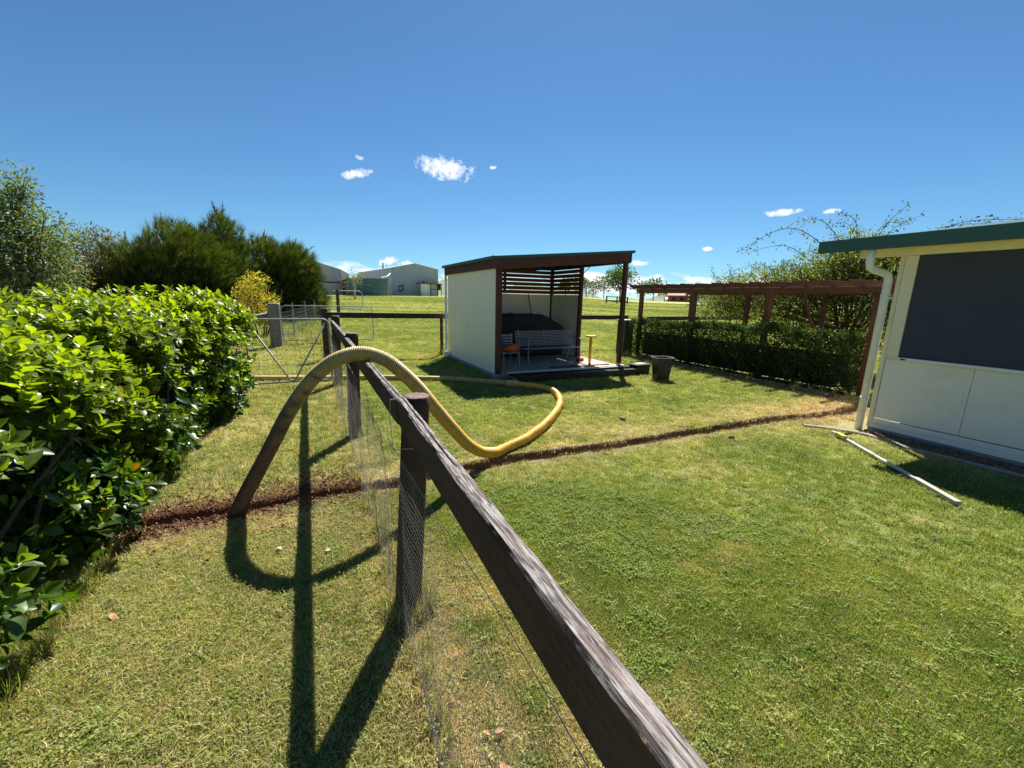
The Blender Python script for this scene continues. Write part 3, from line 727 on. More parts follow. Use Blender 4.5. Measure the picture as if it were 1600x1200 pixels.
def hose_part(pts, step, rib, name, R0=.051):
    P, s = catmull(pts, step); n = 22; m = len(P)
    T = np.gradient(P, axis=0); T /= np.linalg.norm(T, axis=1, keepdims=True)
    U = np.zeros_like(P); u = np.array([0., 1., .2]); 
    for i in range(m): u = u - T[i] * u.dot(T[i]); u /= np.linalg.norm(u); U[i] = u
    W = np.cross(T, U); a = np.linspace(0, 2 * np.pi, n, endpoint=False)
    r = R0 + rib * np.cos(2 * np.pi * s / .0135)
    V = P[:, None] + (U[:, None] * np.cos(a)[None, :, None] + W[:, None] * np.sin(a)[None, :, None]) * r[:, None, None]
    F = []; i = np.arange(m - 1)[:, None] * n + np.arange(n)[None]; j = np.arange(m - 1)[:, None] * n + (np.arange(n)[None] + 1) % n
    F = np.stack([i, j, j + n, i + n], -1).reshape(-1, 4)
    Vf = V.reshape(-1, 3)
    # paint: yellow, muddied towards the sucking end, darker in the rib grooves, rubbed patches near the crown
    ye = np.array([.66, .42, .055]); mud_groove = np.array([.15, .072, .040]); dk = np.array([.06, .05, .035])
    ss = np.repeat(s, n); groove = np.repeat(.5 - .5 * np.cos(2 * np.pi * s / .0135), n) * (rib > .001)
    nz = fbm(Vf[:, 0] * 7, Vf[:, 1] * 7, Vf[:, 2] * 7, 3, 4)
    dirt = (1 - sstep(.75, 1.35, ss + (nz - .5) * .5)) * .96 if name == 'ribbed_section' else np.zeros(len(Vf))
    khaki = np.array([.46, .36, .115]); late = np.array([.74, .42, .045]); pale = np.array([.58, .43, .13])
    if name == 'ribbed_section': f_ = sstep(1.9, 3.0, ss + (nz - .5) * .6)[:, None]; ye = khaki * (1 - f_) + late * f_
    else: ye = np.tile(pale, (len(Vf), 1))
    dd = np.clip(dirt + groove * (.62 if rib > .001 else 0) * (1 - sstep(2.8, 4.2, ss)), 0, 1)[:, None]
    c = ye * (1 - dd) + mud_groove * dd
    c0 = cmix((.5, .5, .5), mud_groove, np.clip(dirt + groove * (.62 if rib > .001 else 0) * (1 - sstep(2.6, 3.6, ss)), 0, 1))
    if name == 'ribbed_section':
        for (sc_, wd_, an) in [(1.17, .03, 2.2), (1.28, .022, 2.6), (1.05, .02, 2.0), (.93, .028, 2.4), (1.43, .018, 2.3)]:
            aa = np.tile(a, m); f = np.exp(-((ss - sc_) / wd_) ** 2 - ((np.abs((aa - an * 1.4 + np.pi) % (2 * np.pi) - np.pi)) / .9) ** 2) * .85
            c = c * (1 - f[:, None]) + dk * f[:, None]
    o = link(name, mesh_np(name, Vf, F, m_hose, c, smooth=True), hose, world=True); return o
hose_part(hose_pts, .0034, .0034, 'ribbed_section')
hose_part(hose_pts2, .0165 / 4, .0012, 'ribbed_section.001')
mb = MB(); mb.tube([(3.43, 6.70, .058), (3.38, 6.745, .058), (3.30, 6.82, .058), (3.25, 6.86, .058)], [.062, .067, .067, .061], 20)
cp = mb.obj('coupling', plain('yellow_coupling', (.55, .40, .16), .5), hose, smooth=True)
mb = MB(); mb.tube([(3.36, 6.72, .115), (3.33, 6.76, .175), (3.30, 6.83, .18)], .008, 6); mb.tube([(3.42, 6.76, .11), (3.41, 6.79, .15)], .008, 6)
o = mb.obj('clamp_lever', m_galv); o.parent = cp

# ------------------------------------------------------------------ house on the right
def house():
    W = 6.62
    h = empty('house', (W, -2, 0), 'cream clad house corner with green gutter and dark window shade', 'house')
    y0, y1 = -6.0, 2.60
    MB().box(W + .005, 12.0, y0, y1 - .005, .19, 2.30).obj('wall', m_housecl, h)
    # lower cladding panels below the sill
    ys = [2.58, 1.775, .575, -.625, -1.825, -3.0, -4.2, -5.4]
    for a, b in zip(ys[:-1], ys[1:]): MB().box(W - .012, W + .002, b + .002, a - .002, .192, .965).obj('cladding_panel', m_housecl, h, bevel=.0015)
    MB().box(W - .018, W + .003, y0, 2.585, .120, .182).obj('base_board', m_housecl, h, bevel=.002)
    MB().box(W - .028, W + .003, y0, 2.585, .060, .117).obj('base_board', m_housecl, h, bevel=.002)
    MB().box(W - .02, 12, y0, 2.62, -.1, .058).obj('concrete_footing', m_concd, h)
    MB().box(W - .022, W + .004, 2.585, 2.635, .06, 2.26).obj('corner_board', m_cream2, h, bevel=.002)
    # window shade in its frame
    MB().box(W - .045, W + .0, 2.455, 2.575, 1.012, 2.235).obj('window_jamb', m_cream2, h, bevel=.003)
    MB().box(W - .060, W + .0, y0, 2.46, .972, 1.010).obj('window_sill', m_white, h, bevel=.003)
    MB().box(W - .024, W - .020, y0, 2.455, 1.011, 2.235).obj('window_shade', m_screen, h)
    MB().box(W - .066, W - .045, 2.37, 2.42, .982, .998).obj('shade_catch', m_black, h)
    # eave: soffit, fascia, gutter, roof
    MB().box(W - .06, W + .0, y0, 3.06, 2.237, 2.325).obj('top_plate', m_cream2, h, bevel=.003)
    MB().box(6.285, W + .6, y0, 3.02, 2.322, 2.334).obj('soffit', m_cream2, h)
    MB().prism([(6.20, 2.305), (6.285, 2.305), (6.285, 2.45), (6.272, 2.45), (6.272, 2.32), (6.212, 2.32), (6.212, 2.448), (6.196, 2.452)], 'y', y0, 3.37).obj('gutter', m_green, h)
    MB().box(6.198, 6.287, 3.37, 3.378, 2.305, 2.45).obj('gutter_end_cap', m_green, h)
    MB().prism([(6.26, 2.442), (12.0, 3.25), (12.0, 3.22), (6.26, 2.415)], 'y', y0, 3.33).obj('roof', m_green, h)
    MB().prism([(6.29, 2.43), (12.0, 3.22), (12.0, 3.05), (6.29, 2.34)], 'y', 3.28, 3.32).obj('bargeboard', m_green, h)
    MB().prism([(W, 2.30), (12.0, 2.30), (12.0, 3.02)], 'y', 2.55, 2.59).obj('gable_panel', m_housecl, h)
    # downpipe
    p = [(6.27, 2.80, 2.31), (6.27, 2.80, 2.16), (6.29, 2.795, 2.10), (6.36, 2.77, 2.065), (6.48, 2.73, 2.035), (6.545, 2.705, 2.01), (6.56, 2.70, 1.95), (6.56, 2.70, -.03)]
    MB().tube(p, .043, 20).obj('downpipe', m_white, h, smooth=True)
    for z in (.42, 1.75): MB().tube([(6.56, 2.70, z), (6.56, 2.70, z + .03)], .047, 20).obj('pipe_clip', m_white, h, smooth=True)
house()
# kerb and mulch along the house
kp = [(8.6, 3.05), (7.4, 2.98), (6.5, 2.98), (6.09, 2.93), (6.26, 2.60), (6.29, 2.4), (6.20, 2.17), (6.15, 2.0), (6.19, 1.61), (6.23, 1.18), (6.25, .5), (6.25, -4)]
P, s = catmull([(a, b, .0) for a, b in kp[3:]], .05)
def ribbon(P, wd, h, name, mat, base=-.05):
    T = np.gradient(P, axis=0); T /= np.linalg.norm(T, axis=1, keepdims=True); N = np.stack([-T[:, 1], T[:, 0], T[:, 0] * 0], 1)
    prof = [(-1, base), (-1, h * .6), (-.7, h * .95), (0, h), (.7, h * .95), (1, h * .6), (1, base)]
    V = np.concatenate([P + N * (a * wd / 2) + np.array([0, 0, b]) for a, b in prof]); m = len(P); n = len(prof)
    F = [(k * m + i, k * m + i + 1, (k + 1) * m + i + 1, (k + 1) * m + i) for k in range(n - 1) for i in range(m - 1)]
    mb = MB(); mb.v = [tuple(v) for v in V]; mb.f = F; return mb.obj(name, mat, smooth=True)
m_kerb = plain('weathered_kerb', (.30, .27, .23), .9, var=.2, bump=.5, dirt=(.16, .12, .08), dscale=7)
P1, _ = catmull([(5.95, 3.06, 0), (6.09, 2.90, 0), (6.27, 2.60, 0), (6.295, 2.42, 0), (6.22, 2.17, 0), (6.165, 2.0, 0), (6.19, 1.61, 0), (6.22, 1.18, 0), (6.23, .5, 0), (6.23, -4, 0)], .05)
tag(ribbon(P1, .065, .034, 'garden_edging', m_kerb), kind='structure')
mb = MB(); mb.box(6.26, 6.61, -5, 2.45, -.04, .018); tag(mb.obj('mulch_bed', m_mulch), kind='structure')

# ------------------------------------------------------------------ garden shed
m_slat_sunlit = timber('slat_timber_sunlit', (.12, .045, .028), (.26, .105, .062), 'X')  # shed timber made brighter, sunlight on the slats put into the colour
def shed():
    s = empty('garden_shed', (3.4, 7.65, 0), 'open fronted cream garden shed with brown posts and a green sloping roof', 'shed')
    rz = lambda x: 2.335 + .093 * (x - 3.4)     # underside of roof sheets
    MB().box(3.36, 6.74, 7.56, 11.02, -.05, .075).obj('concrete_slab', m_conc, s, bevel=.01)
    # left wall panels
    for a, b in ((7.735, 8.464), (8.476, 9.424), (9.436, 10.30), (10.312, 10.93)): MB().box(3.395, 3.42, a, b, .02, 2.215).obj('wall_panel', m_cream, s, bevel=.002)
    MB().box(3.39, 3.5, 7.64, 7.73, .02, rz(3.45)).obj('post', m_shedZ, s, bevel=.004)
    MB().box(6.60, 6.69, 7.64, 7.73, .14, rz(6.6)).obj('post', m_shedZ, s, bevel=.004)
    MB().box(6.62, 6.67, 7.665, 7.705, .0, .17).obj('post_stirrup', m_galv, s)
    MB().box(6.60, 6.69, 9.36, 9.45, .075, rz(6.6)).obj('post', m_shedZ, s, bevel=.004)
    MB().box(6.60, 6.69, 10.87, 10.96, .075, rz(6.6)).obj('post', m_shedZ, s, bevel=.004)
    MB().box(3.43, 3.52, 10.87, 10.96, .075, rz(3.45)).obj('post', m_shedZ, s, bevel=.004)
    MB().box(5.05, 5.12, 10.90, 10.96, 1.76, rz(5.0)).obj('post', m_shedZ, s, bevel=.004)
    # back wall and right wall (lower cream, upper slats)
    for a, b in ((3.525, 4.30), (4.304, 5.40), (5.404, 6.59)): MB().box(a, b, 10.90, 10.925, .08, 1.745).obj('wall_panel', m_cream, s, bevel=.002)
    for a, b in ((9.455, 10.16), (10.164, 10.865)): MB().box(6.63, 6.655, a, b, .08, 1.745).obj('wall_panel', m_cream, s, bevel=.002)
    zs = [1.762 + .113 * q for q in range(6)]
    for k, z in enumerate(zs):
        MB().box(3.525, 6.595, 10.865, 10.888, z, z + .095).obj('slat', m_slat_sunlit, s, bevel=.002)
        MB().box(6.60, 6.622, 9.455, 10.862, z, z + .095).obj('slat', m_slat_sunlit, s, bevel=.002)
    for z in (2.44, 2.553): MB().box(6.60, 6.622, 9.455, 10.862, z, z + (.084 if z < 2.5 else .04)).obj('slat', m_shedY, s, bevel=.002)
    MB().box(4.2, 6.595, 10.865, 10.888, 2.44, 2.50).obj('slat', m_shedX, s, bevel=.002)
    # fascias follow the roof slope
    def sl(y0, y1, d0, d1, x0=3.33, x1=6.72): return MB().prism([(x0, rz(x0) + d1), (x1, rz(x1) + d1), (x1, rz(x1) + d0), (x0, rz(x0) + d0)], 'y', y0, y1)
    sl(7.575, 7.625, -.155, .055).obj('fascia', m_shedX, s, bevel=.003)
    sl(10.975, 11.02, -.155, .055).obj('fascia', m_shedX, s, bevel=.003)
    MB().box(3.335, 3.385, 7.63, 10.97, 2.20, 2.395).obj('fascia', m_shedY, s, bevel=.003)
    MB().box(6.70, 6.745, 7.63, 10.97, 2.47, 2.69).obj('fascia', m_shedY, s, bevel=.003)
    for y in (8.5, 9.4, 10.3): sl(y, y + .045, -.09, .05, 3.4, 6.69).obj('rafter', m_shedX, s)
    # corrugated roof sheets with green edge trim
    for k in range(4):
        ya, yb = 7.57 + k * .865, 7.57 + (k + 1) * .865 - .003; n = 44; V = []; F = []
        for x, in ((3.30,), (6.76,)):
            for j in range(n + 1):
                y = ya + (yb - ya) * j / n; V.append((x, y, rz(x) + .073 + .008 * math.cos(2 * math.pi * (y / .079))))
        q = n + 1; F = [(j, j + 1, j + 1 + q, j + q) for j in range(n)]
        mb = MB(); mb.v = V; mb.f = F; o = mb.obj('roof_sheet', m_green, s); so_ = o.modifiers.new('s', 'SOLIDIFY'); so_.thickness = .003
    MB().prism([(3.29, rz(3.29) + .045), (6.78, rz(6.78) + .045), (6.78, rz(6.78) + .100), (3.29, rz(3.29) + .100)], 'y', 7.545, 7.572).obj('roof_trim', m_green, s)
    MB().box(3.270, 3.328, 7.548, 11.05, 2.372, 2.432).obj('roof_trim', m_green, s, bevel=.003)
    MB().box(6.762, 6.782, 7.574, 11.05, 2.69, 2.75).obj('roof_trim', m_green, s)
    # steel knee brackets
    MB().tube([(6.645, 9.34, 2.30), (6.645, 8.95, 2.52)], .010, 6).obj('bracket', m_black, s)
    MB().tube([(6.645, 7.74, 2.30), (6.645, 8.08, 2.52)], .010, 6).obj('bracket', m_black, s)
    MB().tube([(6.59, 7.68, 2.38), (6.35, 7.68, 2.48)], .008, 6).obj('bracket', m_black, s)
    # downpipe at the back left corner
    MB().tube([(3.36, 11.0, 2.33), (3.36, 11.0, .12), (3.34, 10.92, .07), (3.3, 10.80, .06)], .033, 14).obj('downpipe', m_white, s, smooth=True)
    MB().tube([(3.33, 10.86, .10), (3.28, 10.74, .09)], [.07, .075], 16).obj('pipe_elbow', m_white, s, smooth=True)
    # hanging pole leaning in the corner
shed()
MB_ = MB(); MB_.tube([(5.75, 10.75, 1.78), (5.9, 10.70, .95)], .013, 6)
tag(MB_.obj('leaning_pole', m_black), 'thin dark pole leaning against the inner back wall of the shed', 'pole')
# covered barbecue
prof = [(4.05, .10), (4.02, .9), (4.12, 1.16), (4.4, 1.20), (5.65, 1.21), (5.82, 1.17), (6.28, .93), (6.40, .82), (6.42, .60), (6.36, .10)]
bb = MB().prism(prof, 'y', 9.75, 10.45)
bo = bb.mesh('barbecue_cover', m_cover); bo = link('covered_barbecue', bo); tag(bo, 'barbecue under a dark cloth cover at the back of the shed', 'barbecue')
bv = bo.modifiers.new('b', 'BEVEL'); bv.width = .05; bv.segments = 3
sb = bo.modifiers.new('s', 'SUBSURF'); sb.subdivision_type = 'SIMPLE'; sb.levels = 3; sb.render_levels = 3
tx = bpy.data.textures.new('folds', 'CLOUDS'); tx.noise_scale = .22
dm = bo.modifiers.new('d', 'DISPLACE'); dm.texture = tx; dm.strength = .05; dm.texture_coords = 'GLOBAL'
# bench
def bench():
    b = empty('garden_bench', (5.3, 8.8, .075), 'grey metal slatted garden bench inside the shed', 'bench')
    x0, x1 = 4.50, 6.18
    for k in range(10):
        z = .47 + k * .038; y = 8.98 + (z - .45) * .22; MB().box(x0, x1, y, y + .012, z, z + .022).obj('slat', m_alu, b, bevel=.003)
    for k in range(7):
        y = 8.52 + k * .065; MB().box(x0, x1, y, y + .04, .445 - .01 * abs(k - 1) * .5, .457 - .01 * abs(k - 1) * .5).obj('slat', m_alu, b, bevel=.003)
    for x in (x0 + .12, (x0 + x1) / 2, x1 - .12):
        MB().tube([(x, 8.995, .42), (x, 9.10, .87)], .010, 6).obj('back_stay', m_alu, b)
    for x in (x0 + .10, x1 - .10):
        MB().tube([(x, 8.52, .43), (x - .0, 8.48, .08)], .014, 8).obj('leg', m_alu, b)
        MB().tube([(x, 8.98, .44), (x, 9.10, .08)], .014, 8).obj('leg', m_alu, b)
        MB().tube([(x, 8.50, .20), (x, 9.06, .20)], .010, 8).obj('foot_rail', m_alu, b)
        MB().tube([(x, 8.52, .44), (x, 8.50, .66), (x, 8.56, .69), (x, 9.02, .66)], .012, 8).obj('armrest', m_alu, b)
bench()
def chair():
    c = empty('metal_chair', (3.95, 8.25, .075), 'grey metal chair just inside the left post of the shed', 'chair')
    for k in range(6): MB().box(3.72, 4.14, 8.05 + k * .065, 8.095 + k * .065, .44, .455).obj('slat', m_alu, c, bevel=.003)
    for k in range(5): MB().box(3.72, 4.14, 8.44, 8.452, .52 + k * .065, .56 + k * .065).obj('slat', m_alu, c, bevel=.003)
    for x in (3.74, 4.12):
        MB().tube([(x, 8.06, .44), (x + .01, 8.02, .075)], .013, 8).obj('leg', m_alu, c)
        MB().tube([(x, 8.46, .85), (x, 8.43, .44), (x, 8.55, .075)], .013, 8).obj('leg', m_alu, c)
chair()
def lump(name, mat, c, size, label, cat, seed=1, sub=3, amp=.25):
    import bmesh
    bm = bmesh.new(); bmesh.ops.create_icosphere(bm, subdivisions=sub, radius=1)
    for v in bm.verts:
        k = 1 + amp * (float(fbm(v.co.x * 1.6 + seed, v.co.y * 1.6, v.co.z * 1.6, seed, 3)) - .5) * 2
        v.co = Vector((c[0] + v.co.x * size[0] * k, c[1] + v.co.y * size[1] * k, c[2] + v.co.z * size[2] * k))
    me = bpy.data.meshes.new(name); bm.to_mesh(me); bm.free(); me.materials.append(mat)
    for p in me.polygons: p.use_smooth = True
    o = link(name, me); tag(o, label, cat); return o
lump('orange_bag', m_orange, (3.98, 8.22, .53), (.19, .15, .095), 'crumpled orange bag lying on the metal chair', 'bag', 4, 3, .6)
lump('blue_bundle', m_blue, (3.78, 8.34, .68), (.09, .08, .08), 'small blue cloth bundle hung on the metal chair back', 'cloth', 6)
# yellow scalloped stand
st = empty('yellow_stand', (6.12, 8.15, .09), 'yellow pedestal with a scalloped round top at the shed front', 'stand')
mb = MB(); n = 24; rim = []
for k in range(n * 2):
    a = 2 * math.pi * k / (n * 2); r = .115 + (.014 if k % 4 < 2 else 0); rim.append((6.13 + r * math.cos(a), 8.15 + r * math.sin(a)))
mb.prism(rim, 'z', .745, .775); mb.obj('top', m_yel, st, bevel=.004)
MB().tube([(6.13, 8.15, .735), (6.13, 8.15, .747)], [.05, .09], 16).obj('collar', m_yel, st)
MB().box(6.105, 6.155, 8.125, 8.175, .10, .74).obj('column', m_yel, st, bevel=.004)
tag(MB().box(5.95, 6.5, 7.95, 8.35, .078, .098, rz=-.1).obj('plywood_offcut', m_ply), 'pale plywood offcut under the yellow pedestal', 'board')
tag(MB().box(6.02, 6.17, 8.45, 8.58, .077, .175, rz=.2).obj('red_box', m_red, bevel=.006), 'small red-brown box behind the yellow pedestal', 'box')
# planks and drainage channels in front
tag(MB().box(4.9, 6.5, 7.86, 7.98, .077, .10, rz=-.03).obj('timber_plank', m_pineX, bevel=.003), 'brown timber plank lying on the shed slab', 'plank')
tag(MB().box(5.75, 6.75, 7.60, 7.70, .079, .105, rz=-.06).obj('timber_plank', m_ply, bevel=.003), 'pale plank at the sunlit right end of the slab', 'plank')
def channel(name, x0, x1, y, z, label, rz, mat, lattice=True):
    r = empty(name, ((x0 + x1) / 2, y, z), label, 'drain channel', None, rz)
    L = (x1 - x0) / 2
    def O(mb, nm, mt): return link(nm, mb.mesh(nm, mt), r)
    O(MB().prism([(-.065, 0), (.065, 0), (.07, .150), (.058, .150), (.052, .02), (-.052, .02), (-.058, .150), (-.07, .150)], 'x', -L, L), 'trough', mat)
    if lattice:
        mb = MB()
        for k in range(int(2 * L / .03)): mb.box(-L + k * .03, -L + k * .03 + .018, -.056, .056, .138, .146)
        mb.box(-L, L, -.004, .004, .144, .149); O(mb, 'grate', m_black)
    for k in range(5): O(MB().box(-L + .1 + k * (2 * L - .2) / 4 - .008, -L + .1 + k * (2 * L - .2) / 4 + .008, -.078, .078, .0, .145), 'rib', mat)
    return r
channel('drain_channel', 3.50, 6.45, 6.98, -.005, 'long black plastic drain channel lying on the grass nearest the camera', -.055, m_black)
channel('drain_channel', 3.55, 6.75, 7.27, -.005, 'black plastic drain channel lying against the shed slab behind the front one', -.03, m_black)
tag(MB().box(3.50, 5.75, 7.245, 7.305, .146, .178, rz=-.03).obj('silver_strip', m_silver, bevel=.002), 'silver metal strip resting on the rear drain channel', 'metal strip')
tag(MB().box(5.0, 6.35, 7.17, 7.24, .147, .165, rz=-.045).obj('silver_strip', m_silver, bevel=.002), 'shorter silver strip at the right end of the rear drain channel', 'metal strip')
bx = empty('black_crate', (6.72, 7.05, 0), 'low black plastic crate beside the right shed post', 'crate')
MB().prism([(6.55, .0), (6.90, .0), (6.92, .19), (6.53, .19)], 'y', 6.92, 7.18).obj('body', m_black, bx, bevel=.01)
MB().box(6.51, 6.94, 6.90, 7.20, .192, .215).obj('lid', m_black, bx, bevel=.006)
MB().box(6.60, 6.85, 6.95, 7.15, .216, .228).obj('lid_insert', m_silver, bx, bevel=.006)
# black tub
tb = empty('black_tub', (6.62, 6.30, 0), 'tall tapered black plastic tub standing alone on the lawn', 'tub')
def taper(x, y, h0, h1, w0, w1, rz):
    V = []
    for (h, wd) in ((h0, w0), (h1, w1), (h1, w1 - .02), (h0 + .03, w0 - .02)):
        for sx, sy in ((-1, -1), (1, -1), (1, 1), (-1, 1)):
            X, Y = sx * wd / 2, sy * wd / 2 * .9; V.append((x + X * math.cos(rz) - Y * math.sin(rz), y + X * math.sin(rz) + Y * math.cos(rz), h))
    F = [(3, 2, 1, 0), (12, 13, 14, 15)] + [(l * 4 + k, l * 4 + (k + 1) % 4, (l + 1) * 4 + (k + 1) % 4, (l + 1) * 4 + k) for l in range(3) for k in range(4)]
    mb = MB(); mb.v = V; mb.f = F; return mb
taper(6.62, 6.30, 0, .47, .26, .325, -.35).obj('body', m_black, tb, bevel=.006)
mbr = MB(); c_, s_ = math.cos(-.35), math.sin(-.35)
def rp(a, b): return (6.62 + a * c_ - b * s_, 6.30 + a * s_ + b * c_, .468)
for (a, b) in (((-.19, -.17), (.19, -.17)), ((.19, -.17), (.19, .17)), ((.19, .17), (-.19, .17)), ((-.19, .17), (-.19, -.17))): mbr.beam(rp(*a), rp(*b), .035, .02)
mbr.obj('rim', m_black, tb)
for sgn in (-1, 1): MB().beam(rp(sgn * .20, -.06), rp(sgn * .20, .06), .05, .028).obj('handle', m_black, tb, bevel=.004)
# green cabinet at hedge end
gc = empty('green_cabinet', (8.45, 9.85, 0), 'narrow dark green cabinet at the far end of the dark hedge', 'cabinet')
MB().box(8.58, 8.92, 9.76, 10.1, 0, 1.03).obj('body', m_dkgreen, gc, bevel=.008)
MB().box(8.55, 8.95, 9.73, 10.13, 1.032, 1.045).obj('lid', m_silver, gc, bevel=.004)
# pole with level on the lawn
sp = empty('measuring_pole', (5.3, 1.9, 0), 'long silver pole lying on the lawn near the house', 'pole')
pa, pb = Vector((5.95, 2.70, .035)), Vector((4.77, 1.18, .035)); d_ = pb - pa
MB().beam(pa, pa + d_ * .43, .042, .03).obj('upper_section', m_silver, sp, bevel=.004)
MB().beam(pa + d_ * .432, pa + d_ * .74, .037, .026).obj('middle_section', m_silver, sp, bevel=.004)
MB().beam(pa + d_ * .742, pb, .050, .034).obj('lower_section', plain('scuffed_pole_end', (.40, .35, .28), .6, dirt=(.36, .24, .17), dscale=8), sp, bevel=.004)
MB().beam(pa + d_ * .06 + Vector((-.03, 0, .022)), pa + d_ * .15 + Vector((-.03, 0, .022)), .05, .045).obj('spirit_level', plain('yellow_green_level', (.50, .50, .12), .4), sp, bevel=.006)
MB().tube([pa + d_ * .12 + Vector((0, 0, .04)), pa + d_ * .12 + Vector((.16, .00, .035))], .013, 8).obj('clamp_handle', m_black, sp)

# ------------------------------------------------------------------ pergola
def pergola():
    p = empty('pergola', (8.9, 3.75, 0), 'red-brown timber pergola behind the dark hedge', 'pergola')
    ys = [3.75, 5.68, 7.62, 9.52]
    for x in (8.93, 11.05):
        for y in ys: MB().box(x - .05, x + .05, y - .05, y + .05, -.05, 1.838).obj('post', m_pineZ, p, bevel=.005)
        MB().box(x - .03, x + .03, 3.45, 9.72, 1.84, 1.965).obj('beam', m_pineY, p, bevel=.004)
    for k in range(14):
        y = 3.56 + k * .463; mb = MB().prism([(8.52, 2.075), (11.5, 2.075), (11.5, 2.03), (11.38, 1.969), (8.66, 1.969), (8.52, 2.03)], 'y', y, y + .045)
        mb.obj('rafter', m_pineX, p, bevel=.003)
pergola()

# ------------------------------------------------------------------ dark hedge under the pergola
def small_hedge():
    root = empty('clipped_hedge', (9.0, 6.7, 0), 'dark small-leafed clipped hedge in front of the pergola', 'hedge')
    n = 56000; SM = leaf_template('small')
    u = rng.random(n); which = rng.random(n)
    y = 3.80 + u * 5.90; h = np.interp(y, [3.8, 5, 7, 9.7], [1.13, 1.17, 1.15, 1.02]) + .13 * (fbm(y * 2.2, y * 0, 0, 3) - .5) * 2
    fx = 8.60 + .09 * (fbm(y * 1.8, which * 6, 0, 9) - .5) * 2
    P = np.zeros((n, 3)); N = np.zeros((n, 3))
    fr = which < .60; z = rng.random(n)
    P[fr] = np.stack([fx + .10 * np.clip(.3 - z, 0, 1) * 2, y, .04 + z * h], 1)[fr]; N[fr] = (-1, 0, .25)
    tp = ~fr; P[tp] = np.stack([8.62 + rng.random(n) * .7, y, h * (1 - .03 * rng.random(n)) + .05 * (fbm(which * 40, y * 5, 0, 4) - .5)], 1)[tp]; N[tp] = (-.1, 0, 1)
    en = rng.random(n) < .06; P[en] = np.stack([8.6 + rng.random(n) * .65, 3.80 + .05 * rng.random(n), .04 + z * 1.1], 1)[en]; N[en] = (0, -1, .2)
    e = (P[:, 1] > 9.6); N[e] += (0, .6, 0)
    P -= N * rng.random((n, 1)) ** .6 * .13; P += N * (rng.random((n, 1)) < .12) * rng.random((n, 1)) * .10
    D = rdir(n) * .8 + N * .7 + np.array([0, 0, .25]); 
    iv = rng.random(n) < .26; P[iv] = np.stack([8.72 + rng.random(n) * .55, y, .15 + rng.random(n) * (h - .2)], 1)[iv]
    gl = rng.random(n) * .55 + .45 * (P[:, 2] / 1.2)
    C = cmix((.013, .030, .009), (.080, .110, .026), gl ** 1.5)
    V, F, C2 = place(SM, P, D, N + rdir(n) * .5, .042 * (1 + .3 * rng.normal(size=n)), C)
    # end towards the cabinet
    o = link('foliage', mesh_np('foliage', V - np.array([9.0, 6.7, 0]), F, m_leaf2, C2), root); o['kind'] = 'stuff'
    MB().box(9.02, 9.18, 4.25, 9.40, .05, .70).obj('dark_core', plain('dark_hedge_core', (.02, .02, .012), .95), root)  # solid near-black box painting the shade inside the hedge
small_hedge()
ed, _ = catmull([(8.95, 9.4, 0), (8.62, 9.0, 0), (8.52, 8.0, 0), (8.46, 7.0, 0), (8.40, 6.0, 0), (8.33, 5.0, 0), (8.30, 4.4, 0), (8.2, 3.8, 0)], .05)
m_edge = plain('dark_timber_edging', (.13, .09, .075), .9, var=.3)
for k in range(7):
    a = int(len(ed) * k / 7); b = int(len(ed) * (k + 1) / 7)
    o = ribbon(ed[a:b], .09, .07, 'edging_log', m_edge)
    if k == 0: er = empty('bed_edging', tuple(ed[0]), 'low dark edging along the foot of the clipped hedge', 'edging')
    o.parent = er; o.matrix_parent_inverse = Matrix.Translation(er.location).inverted()

